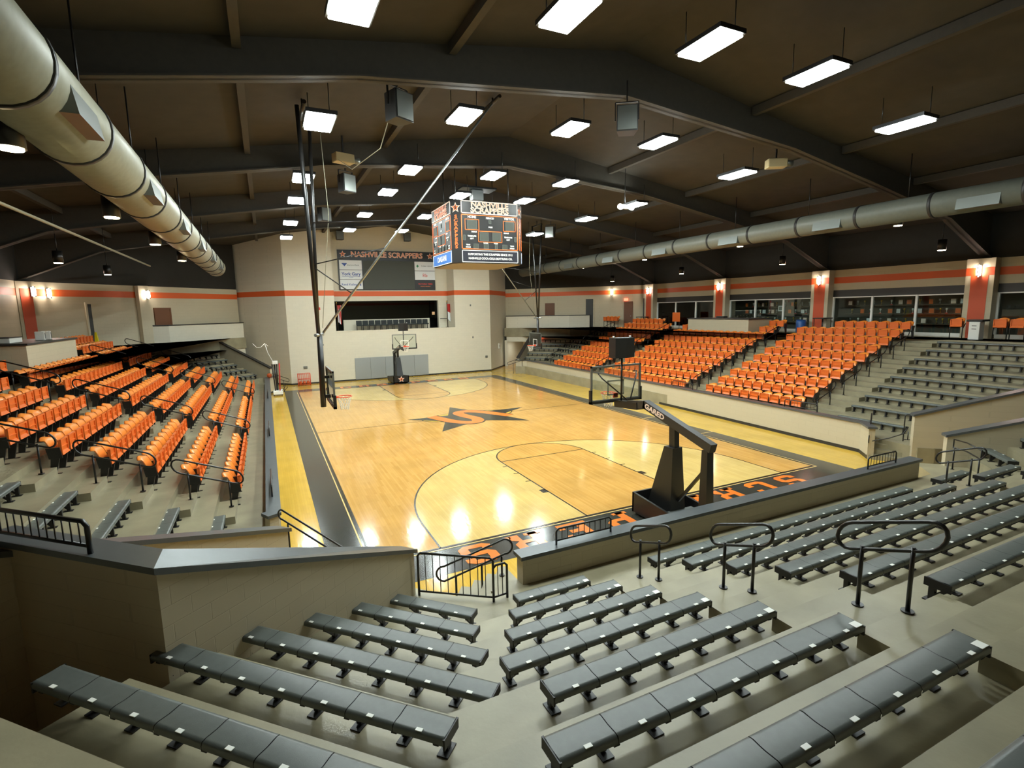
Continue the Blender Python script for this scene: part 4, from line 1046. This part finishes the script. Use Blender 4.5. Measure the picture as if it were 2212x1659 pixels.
bent_rail('black looped handrail at the far end of the left wall', slanted_loop((-8.2, 30.4, .6), (-9.2, 29.5, 1.15), .25), [((-8.5, 30.1, 0), .8), ((-9.0, 29.65, 0), 1.1)])
bent_rail('black handrail with double posts beside the bench at the right vomitory', [(9.0, -3.4, 1.55), (8.6, -3.9, 1.6), (8.2, -4.4, 1.55), (8.2, -4.4, 1.3), (8.6, -3.9, 1.35), (9.0, -3.4, 1.3)], [((8.95, -3.45, Z0), .68), ((8.25, -4.35, Z0), .68)])
t = picket_rail('guard_rail', 'tall narrow black picket panel at the stair head beside the right vomitory wall', (11.25, -.9), (11.75, -1.9), Z0, 1.0, GR, 4)
# ---------------------------------------------------------------- control booths on the stands
def booth(label, x0, x1, y0, y1):
    t = thing('control_booth', label, 'booth', ((x0+x1)/2, (y0+y1)/2, zt(7)-.1)); z = zt(7)-.1; cx, cy = (x0+x1)/2, (y0+y1)/2
    part(MB().box2((x0-cx, y0-cy, 0), (x1-cx, y1-cy, 4.72-z)), 'counter_wall', [WALL], t)
    part(MB().box2((x0-cx-.06, y0-cy-.06, 4.72-z), (x1-cx+.06, y1-cy+.06, 4.79-z)), 'counter_top', [BLACKTRIM], t)
booth('cream walled booth with a dark top among the right seats', 18.75, 20.9, 12.35, 17.65)
booth('cream walled booth with a dark top among the left seats', -19.1, -17.05, 12.35, 17.65)
def simple(name, label, cat, fn, mats):
    mb = MB(); fn(mb); return tag(mb.build(name, mats), label, cat)
for i, (y, lab) in enumerate(((15.55, 'white box standing on the left booth, nearer one'), (16.2, 'white box standing on the left booth, farther one'))):
    t = thing('monitor', lab, 'box', (-17.6, y, 4.79), .2); part(MB().cbox((0, 0, .17), (.3, .26, .34), .02), 'case', [WHITEPL], t); part(MB().box((.16, 0, .17), (.012, .2, .24)), 'screen', [GREYMETAL], t)
t = thing('equipment_box', 'low white box on the left booth at the picture edge', 'box', (-18.0, 13.6, 4.79)); part(MB().cbox((0, 0, .09), (.6, 1.1, .18), .02), 'body', [WHITEPL], t); part(MB().box((0, 0, .19), (.62, 1.12, .03)), 'lid', [BLACKTRIM], t)
tag(MB().cbox((19.9, 15.6, 4.85), (.4, .7, .12), .03).build('equipment_case', [BLACKTRIM]), 'dark low case lying on the right booth', 'box')
tag(MB().hexa([(-18.15, 26.0, ZC-.35), (-18.45, 26.0, ZC-.35), (-18.45, 26.35, ZC-.35), (-18.15, 26.35, ZC-.35), (-18.28, 26.1, ZC+.95), (-18.36, 26.1, ZC+.95), (-18.36, 26.2, ZC+.95), (-18.28, 26.2, ZC+.95)]).build('floor_sign', [YELLOW]), 'yellow wet floor sign among the top left seats', 'sign')
# ---------------------------------------------------------------- right concourse furniture
def tall_seat(label, p, rz):
    t = thing('tall_seat', label, 'seat', p, rz, 'tall orange seats on the right concourse')
    for me, nm in ((SM[-1][1], 'backrest'), (SM[-1][2], 'seat_pan')):
        o = part_mesh(me, nm, t, (0, 0, .18))
    for x in (-.25, .25):
        part(MB().cyl((x, .1, 0), (x, .1, .85), .02, seg=6).beam((x, .1, .5), (x, -.12, .75), .03, .03), 'leg', [BLACKMETAL], t)
for lab, y in (('single tall orange seat left of the white bin on the right concourse', 2.0), ('tall orange seat just right of the white bin', .35), ('tall orange seat at the right picture edge', -.25)): tall_seat(lab, (20.7, y, ZC), pi/2)
for i in range(4): tall_seat('tall orange seat by the dark doorway at far right concourse, %s from left' % ORD[i], (19.9, 29.4-.56*i, ZC), pi/2)
t = thing('trash_bin', 'white bin with a black top beside the nearest orange pillar', 'bin', (20.8, 1.3, ZC)); part(MB().cbox((0, 0, .42), (.45, .42, .84), .02), 'body', [WHITEPL], t); part(MB().cbox((.1, 0, .89), (.75, .62, .1), .04), 'lid', [BLACKTRIM], t)
for z in (.5, .65): part(MB().box((-.23, 0, z), (.012, .18, .025)), 'slot', [BLACKTRIM], t)
t = thing('barrel', 'blue plastic barrel behind the top right seats', 'barrel', (21.4, 10.6, ZC)); part(MB().lathe([(.26, 0), (.29, .1), (.29, .3), (.3, .33), (.29, .36), (.29, .7), (.26, .78)], (0, 0, 0), 20), 'body', [BLUEP], t); part(MB().cyl((0, 0, .78), (0, 0, .82), .27, seg=20), 'rim', [BLUEP], t)
t = thing('notice_board', 'plain orange board standing behind the far right seats', 'board', (20.9, 21.2, ZC), pi/2); part(MB().cbox((0, 0, .95), (.85, .05, .75), .02), 'panel', [SEATF], t)
for x in (-.35, .35): part(MB().cyl((x, 0, 0), (x, 0, .6), .02, seg=6), 'leg', [BLACKMETAL], t)
def planter(lab, p):
    t = thing('side_table', lab, 'table', p); part(MB().cbox((0, 0, .93), (.9, .7, .06), .02), 'table_top', [BLACKTRIM], t)
    for x in (-.38, .38):
        for y in (-.28, .28): part(MB().cyl((x, y, 0), (x, y, .9), .025, seg=6), 'leg', [BLACKMETAL], t)
planter('dark high table beside the middle orange pillar', (21.4, 9.2, ZC)); planter('dark high table beside the farthest orange pillar', (21.3, 25.9, ZC))
# display shelves behind the glass
rng = random.Random(7)
def trophy_mesh():
    return MB().box((0, 0, .03), (.09, .09, .06), 1).lathe([(.03, .06), (.012, .1), (.012, .16), (.05, .22), (.055, .28), (.045, .3)], (0, 0, 0), 8, 0)
TM = trophy_mesh(); CUPS = [TM.mesh('trophy', [TROPHY, BROWNSH]), TM.mesh('trophy', [STEEL, BLACKTRIM]), TM.mesh('trophy', [INKW, REDP])]
FM = MB().box((0, 0, .16), (.04, .3, .32), 0).box((-.022, 0, .16), (.006, .22, .24), 1); FRS = [FM.mesh('picture_frame', [BROWNSH, INKP]), FM.mesh('picture_frame', [BLACKTRIM, SIGNW]), FM.mesh('picture_frame', [BROWNSH, SEATF])]
for b, (y0, y1, n, idx) in enumerate(BAYS[1:]):
    bw = ('nearest', 'middle', 'farthest')[b]
    for j, z in enumerate((4.45, 5.0, 5.5)):
        t = tag(MB().box2((XW+1.0, y0+.1, z-.03), (XW+1.5, y1-.1, z)).build('display_shelf', [BROWNSH]), '%s shelf behind the %s glass display window' % (('lowest', 'middle', 'highest')[j], bw), 'shelf', 'display shelves behind the glass')
        y = y0+.35
        while y < y1-.3:
            f = rng.random() < .4
            o = bpy.data.objects.new('picture_frame' if f else 'trophy', rng.choice(FRS if f else CUPS)); col.objects.link(o); o.location = (XW+1.2+rng.uniform(-.1, .1), y, z); o.rotation_euler = (0, 0, rng.uniform(-.3, .3))
            lb = 'small picture frame among others on a shelf behind the concourse glass' if f else 'small trophy among others on a shelf behind the concourse glass'
            tag(o, lb, 'frame' if f else 'trophy', 'frames behind the glass' if f else 'trophies behind the glass')
            y += rng.uniform(.3, .62)
for lab, y, z, wd, h in (('white framed picture low behind the far glass window', 25.0, 4.06, .4, .55), ('pair of white papers taped inside the middle glass window', 12.95, 5.2, .5, .36)):
    t = thing('framed_picture', lab, 'picture', (XW+.2, y, z), -pi/2); part(MB().cbox((0, 0, h/2), (wd, .03, h), .01), 'frame', [SIGNW], t); part(MB().box((0, -.02, h/2), (wd*.7, .012, h*.7)), 'print', [GREYMETAL], t)
# ---------------------------------------------------------------- portable hoops
def rim_net(t, c, d):
    """rim of 18 inches at c; d is the unit direction from the board to the rim centre"""
    c = Vector(c); d = Vector(d)
    ring = [(c.x+.229*cos(2*pi*i/24), c.y+.229*sin(2*pi*i/24), c.z) for i in range(24)]
    b = c-d*.38; r = part(MB().tube(ring, .014, 8, True).beam(tuple(b), tuple(c-d*.2), .14, .05).box((b.x+d.x*.02, b.y+d.y*.02, c.z-.02), (.04 if d.x else .16, .16 if d.x else .04, .14)), 'rim', [RIMO], t)
    nt = MB()
    for i in range(12):
        for s in (1, -1):
            pts = []
            for j in range(5):
                rr = .229-.115*(j/4)**.7; a = 2*pi*(i+s*j*.5)/12; pts.append((c.x+rr*cos(a), c.y+rr*sin(a), c.z-.02-.4*j/4))
            nt.tube(pts, .006, 4, cap=False)
    part(nt, 'net', [NET], t)
def board(t, c, ux, uy, inward, pad=True):
    """glass board centred at c; ux horizontal unit; inward unit normal towards the court"""
    c = Vector(c); ux = Vector(ux); nn = Vector(inward); Z = Vector((0, 0, 1)); w_, h_ = .915, .535
    def slab(mb, x0, z0, x1, z1, y0, y1, m=0):
        P = [c+ux*x+nn*y+Z*z for z in (z0, z1) for x, y in ((x0, y0), (x1, y0), (x1, y1), (x0, y1))]
        mb.hexa(P, m)
    g = MB(); slab(g, -w_+.03, -h_+.03, w_-.03, h_-.03, -.008, .008); part(g, 'backboard_glass', [ACRYL], t)
    f = MB()
    for x0, z0, x1, z1 in ((-w_, -h_, w_, -h_+.05), (-w_, h_-.05, w_, h_), (-w_, -h_, -w_+.05, h_), (w_-.05, -h_, w_, h_)): slab(f, x0, z0, x1, z1, -.035, .02)
    part(f, 'backboard_frame', [GREYMETAL], t)
    s = MB()
    for x0, z0, x1, z1 in ((-.305, -.38, .305, -.33), (-.305, .03, .305, .08), (-.305, -.38, -.255, .08), (.255, -.38, .305, .08)): slab(s, x0, z0, x1, z1, .01, .014)
    part(s, 'shooter_square', [INKW], t)
    if pad:
        p = MB(); slab(p, -w_-.03, -h_-.05, w_+.03, -h_+.02, -.05, .04)
        slab(p, -w_-.03, -h_-.05, -w_+.03, -h_+.36, -.05, .04); slab(p, w_-.03, -h_-.05, w_+.03, -h_+.36, -.05, .04); part(p, 'edge_pad', [PADBLACK], t)
def portable(label, oy, s):
    t = thing('portable_hoop', label, 'basketball hoop', (0, oy, 0), 0 if s > 0 else pi, 'portable hoops')
    b = MB()
    # open trough base: side walls, front wall, floor
    for x in (-.62, .56): b.prism([(x, -.4), (x+.06, -.4), (x+.06, -2.6), (x, -2.6)], .06, [.62, .62, .42, .42])
    b.box2((-.62, -.46, .06), (.62, -.4, .62)).box2((-.62, -2.6, .06), (.62, -2.54, .42)).box2((-.6, -2.6, .06), (.6, -.4, .12))
    part(b, 'base', [PADBLACK], t)
    part(MB().box2((-.5, -2.45, .12), (.5, -1.45, .36)), 'ballast_box', [GREYMETAL], t)
    part(MB().hexa([(-.26, -1.5, .12), (.26, -1.5, .12), (.26, -.55, .12), (-.26, -.55, .12), (-.16, -1.42, 2.02), (.16, -1.42, 2.02), (.16, -1.1, 2.02), (-.16, -1.1, 2.02)]), 'column_pad', [PADBLACK], t)
    part(MB().beam((0, -1.3, 1.9), (0, -1.28, 2.62), .16, .2), 'front_column', [PADBLACK], t)
    part(MB().hexa([(-.13, -2.58, .12), (.13, -2.58, .12), (.13, -2.3, .12), (-.13, -2.3, .12), (-.1, -2.52, 2.2), (.1, -2.52, 2.2), (.1, -2.34, 2.2), (-.1, -2.34, 2.2)]), 'rear_column', [PADBLACK], t)
    part(MB().beam((0, -1.5, .62), (0, -2.42, 1.75), .07, .07), 'brace', [BLACKMETAL], t)
    bo = MB()
    for a, c in (((0, -2.6, 2.28), (0, -.15, 2.98)), ((0, -.22, 2.97), (0, .55, 2.86))): bo.beam(a, c, .2, .22)
    q = part(bo, 'boom', [BLACKTRIM], t)
    part(MB().beam((0, .1, 2.88), (0, 1.14, 2.8), .24, .2), 'boom_pad', [PADBLACK], t)
    lt = MB()
    for sd, rz in ((1, pi/2), (-1, -pi/2)):
        mx = Matrix.Translation((.104*sd, -.62, 2.845)) @ Matrix.Rotation(radians(15.9), 4, 'X') @ Matrix.Rotation(rz, 4, 'Z')
        lt.merge(text_mb('GARED', .19, .006, .003, sx=1.3), mx)
    child(lt.build('lettering', [INKP]), q)
    board(t, (0, 1.22, 3.42), (1, 0, 0), None, (0, 1, 0))
    part(MB().tube([(-.7, 1.15, 3.75), (-.62, 1.05, 3.6), (-.05, .6, 2.98)], .02, 6).tube([(.7, 1.15, 3.75), (.62, 1.05, 3.6), (.05, .6, 2.98)], .02, 6), 'board_stay', [BLACKMETAL], t)
    rim_net(t, (0, 1.22+.38, 3.05), (0, 1, 0))
    part(MB().cyl((0, .95, 2.9), (0, .95, 4.25), .03, seg=8), 'clock_pole', [BLACKMETAL], t)
    ck = MB(); ck.prism([(-.34, .8), (0, .72), (.34, .8), (.34, 1.12), (0, 1.2), (-.34, 1.12)], 4.2, 4.78); ckp = part(ck, 'shot_clock', [PADBLACK], t)
    fr = MB()
    for x in (-.3, .3): fr.cyl((x, .96, 4.78), (x, .96, 4.83), .03, seg=8)
    child(fr.build('clock_lamp', [INKW]), ckp)
    em = MB(); pts = star_pts(.27, .115)
    em.add([(-x, -.39, z+.34) for x, z in pts], [list(range(10))], 0); em.add([(-x*.72, -.385, z*.72+.34) for x, z in pts], [list(range(10))], 1)
    em.merge(text_mb('S', .2, .01, .003), Matrix.Translation((0, -.38, .32)) @ Matrix.Rotation(pi, 4, 'Z'), 2)
    part(em, 'star_emblem', [INKP, INKO, SIGNK], t)
    for x in (-.5, .5):
        for y in (-.6, -2.4): part(MB().cyl((x-.03, y, .05), (x+.03, y, .05), .05, seg=12), 'wheel', [BLACKMETAL], t)
    return t
portable('black portable basketball hoop nearest the camera, seen from behind the low wall', 0, 1)
portable('black portable basketball hoop in front of the grey wall panel', LEN, -1)
# ---------------------------------------------------------------- ceiling hung side hoops
def side_hoop(label, xb, yc, s):
    t = thing('hanging_hoop', label, 'basketball hoop', (0, 0, 0), 0, 'ceiling hung side hoops')
    board(t, (xb, yc, 3.42), (0, 1, 0), None, (s, 0, 0)); rim_net(t, (xb+s*.38, yc, 3.05), (s, 0, 0))
    X = lambda d: xb-s*d
    part(MB().cyl((X(.25), yc, 2.78), (X(.22), yc, 5.0), .085, seg=14), 'mast', [BLACKMETAL], t)
    part(MB().beam((X(.25), yc, 3.1), (X(.02), yc, 3.1), .1, .1).beam((X(.25), yc, 3.7), (X(.02), yc, 3.7), .08, .08), 'mast_arm', [BLACKMETAL], t)
    j = (X(.22), yc, 5.0)
    part(MB().tube([(X(.36), yc-.3, 5.0), (X(.10), yc+.3, 5.0)], .05, 8), 'clamp', [STEEL], t)
    for dx, dy, r in ((.42, -.35, .06), (.05, .35, .05)):
        part(MB().tube([(X(.25), yc+dy*.15, 5.0), (X(dx), yc+dy, ceil_z(xb)-.35)], r, 10), 'hanging_tube', [BLACKMETAL], t)
    top = (xb+s*5.7, yc, ceil_z(xb+s*5.7)-.15)
    part(MB().tube([(X(.12), yc, 5.05), top], .035, 8), 'diagonal_tube', [STEEL], t)
    def along(f): return (X(.12)+(top[0]-X(.12))*f, yc, 5.05+(top[2]-5.05)*f)
    for z, f in ((7.0, .16), (7.1, .35), (8.3, .47)):
        part(MB().tube([(X(.22), yc+.05, z), along(f)], .018, 6), 'strut', [BLACKMETAL], t)
    part(MB().cyl((top[0], yc-.6, top[2]), (top[0], yc+.6, top[2]), .06, seg=8).cyl((X(.25), yc-.7, ceil_z(xb)-.35), (X(.25), yc+.7, ceil_z(xb)-.35), .06, seg=8).cyl((top[0], yc, top[2]), (top[0], yc, ceil_z(top[0])), .03, seg=6).cyl((X(.25), yc, ceil_z(xb)-.35), (X(.25), yc, ceil_z(xb)), .03, seg=6), 'roof_pipe', [BLACKMETAL], t)
    part(MB().tube([(X(.1), yc+.2, 5.2), (X(-.3), yc+.2, 8.6), (X(-.2), yc+.2, ceil_z(xb)-.4)], .008, 4), 'hoist_cable', [CABLE], t)
side_hoop('black ceiling hung hoop over the left sideline, seen almost edge on', -7.72, 5.38, 1)
side_hoop('ceiling hung hoop over the right sideline in front of the far black benches', 8.27, 21.95, -1)
tag(MB().tube([(-5.9, 2.5, 11.3), (-6.1, 4.0, 10.2), (-6.5, 6.5, 10.2), (-6.6, 8.7, 11.05)], .012, 5).build('slack_cable', [CABLE]), 'pale slack cable drooping under the roof left of centre', 'cable')
# ---------------------------------------------------------------- ball rack, net cart
t = thing('ball_rack', 'orange ball rack full of balls by the left stage wall', 'rack', (-6.95, 32.4, 0))
f = MB()
for x in (-.45, .45):
    for y in (-.3, .3): f.cyl((x, y, 0), (x, y, .95), .02, seg=6)
for z in (.08, .5, .93):
    for y in (-.3, .3): f.cyl((-.45, y, z), (.45, y, z), .018, seg=6)
    for x in (-.45, .45): f.cyl((x, -.3, z), (x, .3, z), .018, seg=6)
for i in range(1, 7):
    for y in (-.3, .3): f.cyl((-.45+.9*i/7, y, .08), (-.45+.9*i/7, y, .93), .01, seg=5)
part(f, 'frame', [RIMO], t)
bm = MB().lathe([(.12*sin(pi*i/8), -.12*cos(pi*i/8)) for i in range(9)], (0, 0, 0), 14).mesh('basketball', [BALLO])
for i in range(3):
    for j in range(2):
        o = bpy.data.objects.new('basketball', bm); col.objects.link(o); o.location = (-6.95-.28+.28*i, 32.27+.25*j, .22)
        tag(o, 'basketball lying in the orange rack by the stage wall', 'ball', 'balls in the rack')
t = thing('net_cart', 'grey cart carrying net poles beside the far end of the left wall', 'cart', (-8.95, 28.1, 0))
part(MB().cbox((0, 0, .22), (.62, .95, .24), .02), 'base', [WHITEPL], t)
for i, (x, y, dx, dy, h, m) in enumerate(((-.15, -.1, -.1, .1, 2.2, BLACKMETAL), (0, .1, .04, .0, 2.3, BLACKMETAL), (.12, -.2, .1, .05, 2.25, REDP), (-.05, .25, -.05, .1, 2.15, BLACKMETAL))):
    part(MB().cyl((x, y, .3), (x+dx, y+dy, h), .045, seg=8), 'pole', [m], t)
part(MB().cbox((-.05, .1, 2.3), (.35, .4, .22), .02), 'clamp_box', [WHITEPL], t)
part(MB().tube([(-.15, .1, 2.3), (-.45, .1, 3.0), (-.6, .1, 3.65)], .02, 6), 'mast', [INKW], t)
part(MB().tube([(-.6, .1, 3.65), (-.85, .1, 3.4), (-1.1, .1, 3.38), (-1.35, .1, 3.68)], .018, 5).tube([(-.6, .1, 3.65), (-.4, .1, 3.45)], .018, 5), 'net_cord', [NET], t)
part(MB().tube([(.25, -.3, .3), (.55, -.35, .75), (.62, -.35, .55), (.3, -.3, .2)], .02, 6), 'push_handle', [BLACKMETAL], t)
for x in (-.25, .25):
    for y in (-.4, .4): part(MB().cyl((x-.02, y, .06), (x+.02, y, .06), .06, seg=10).beam((x, y, .06), (x, y, .14), .03, .03), 'wheel', [BLACKMETAL], t)
o = bpy.data.objects.new('basketball', bm); col.objects.link(o); o.location = (-9.42, 28.6, 1.37); o.scale = (1.4, 1.4, 1.4); tag(o, 'orange ball resting on the far end of the left court wall', 'ball')
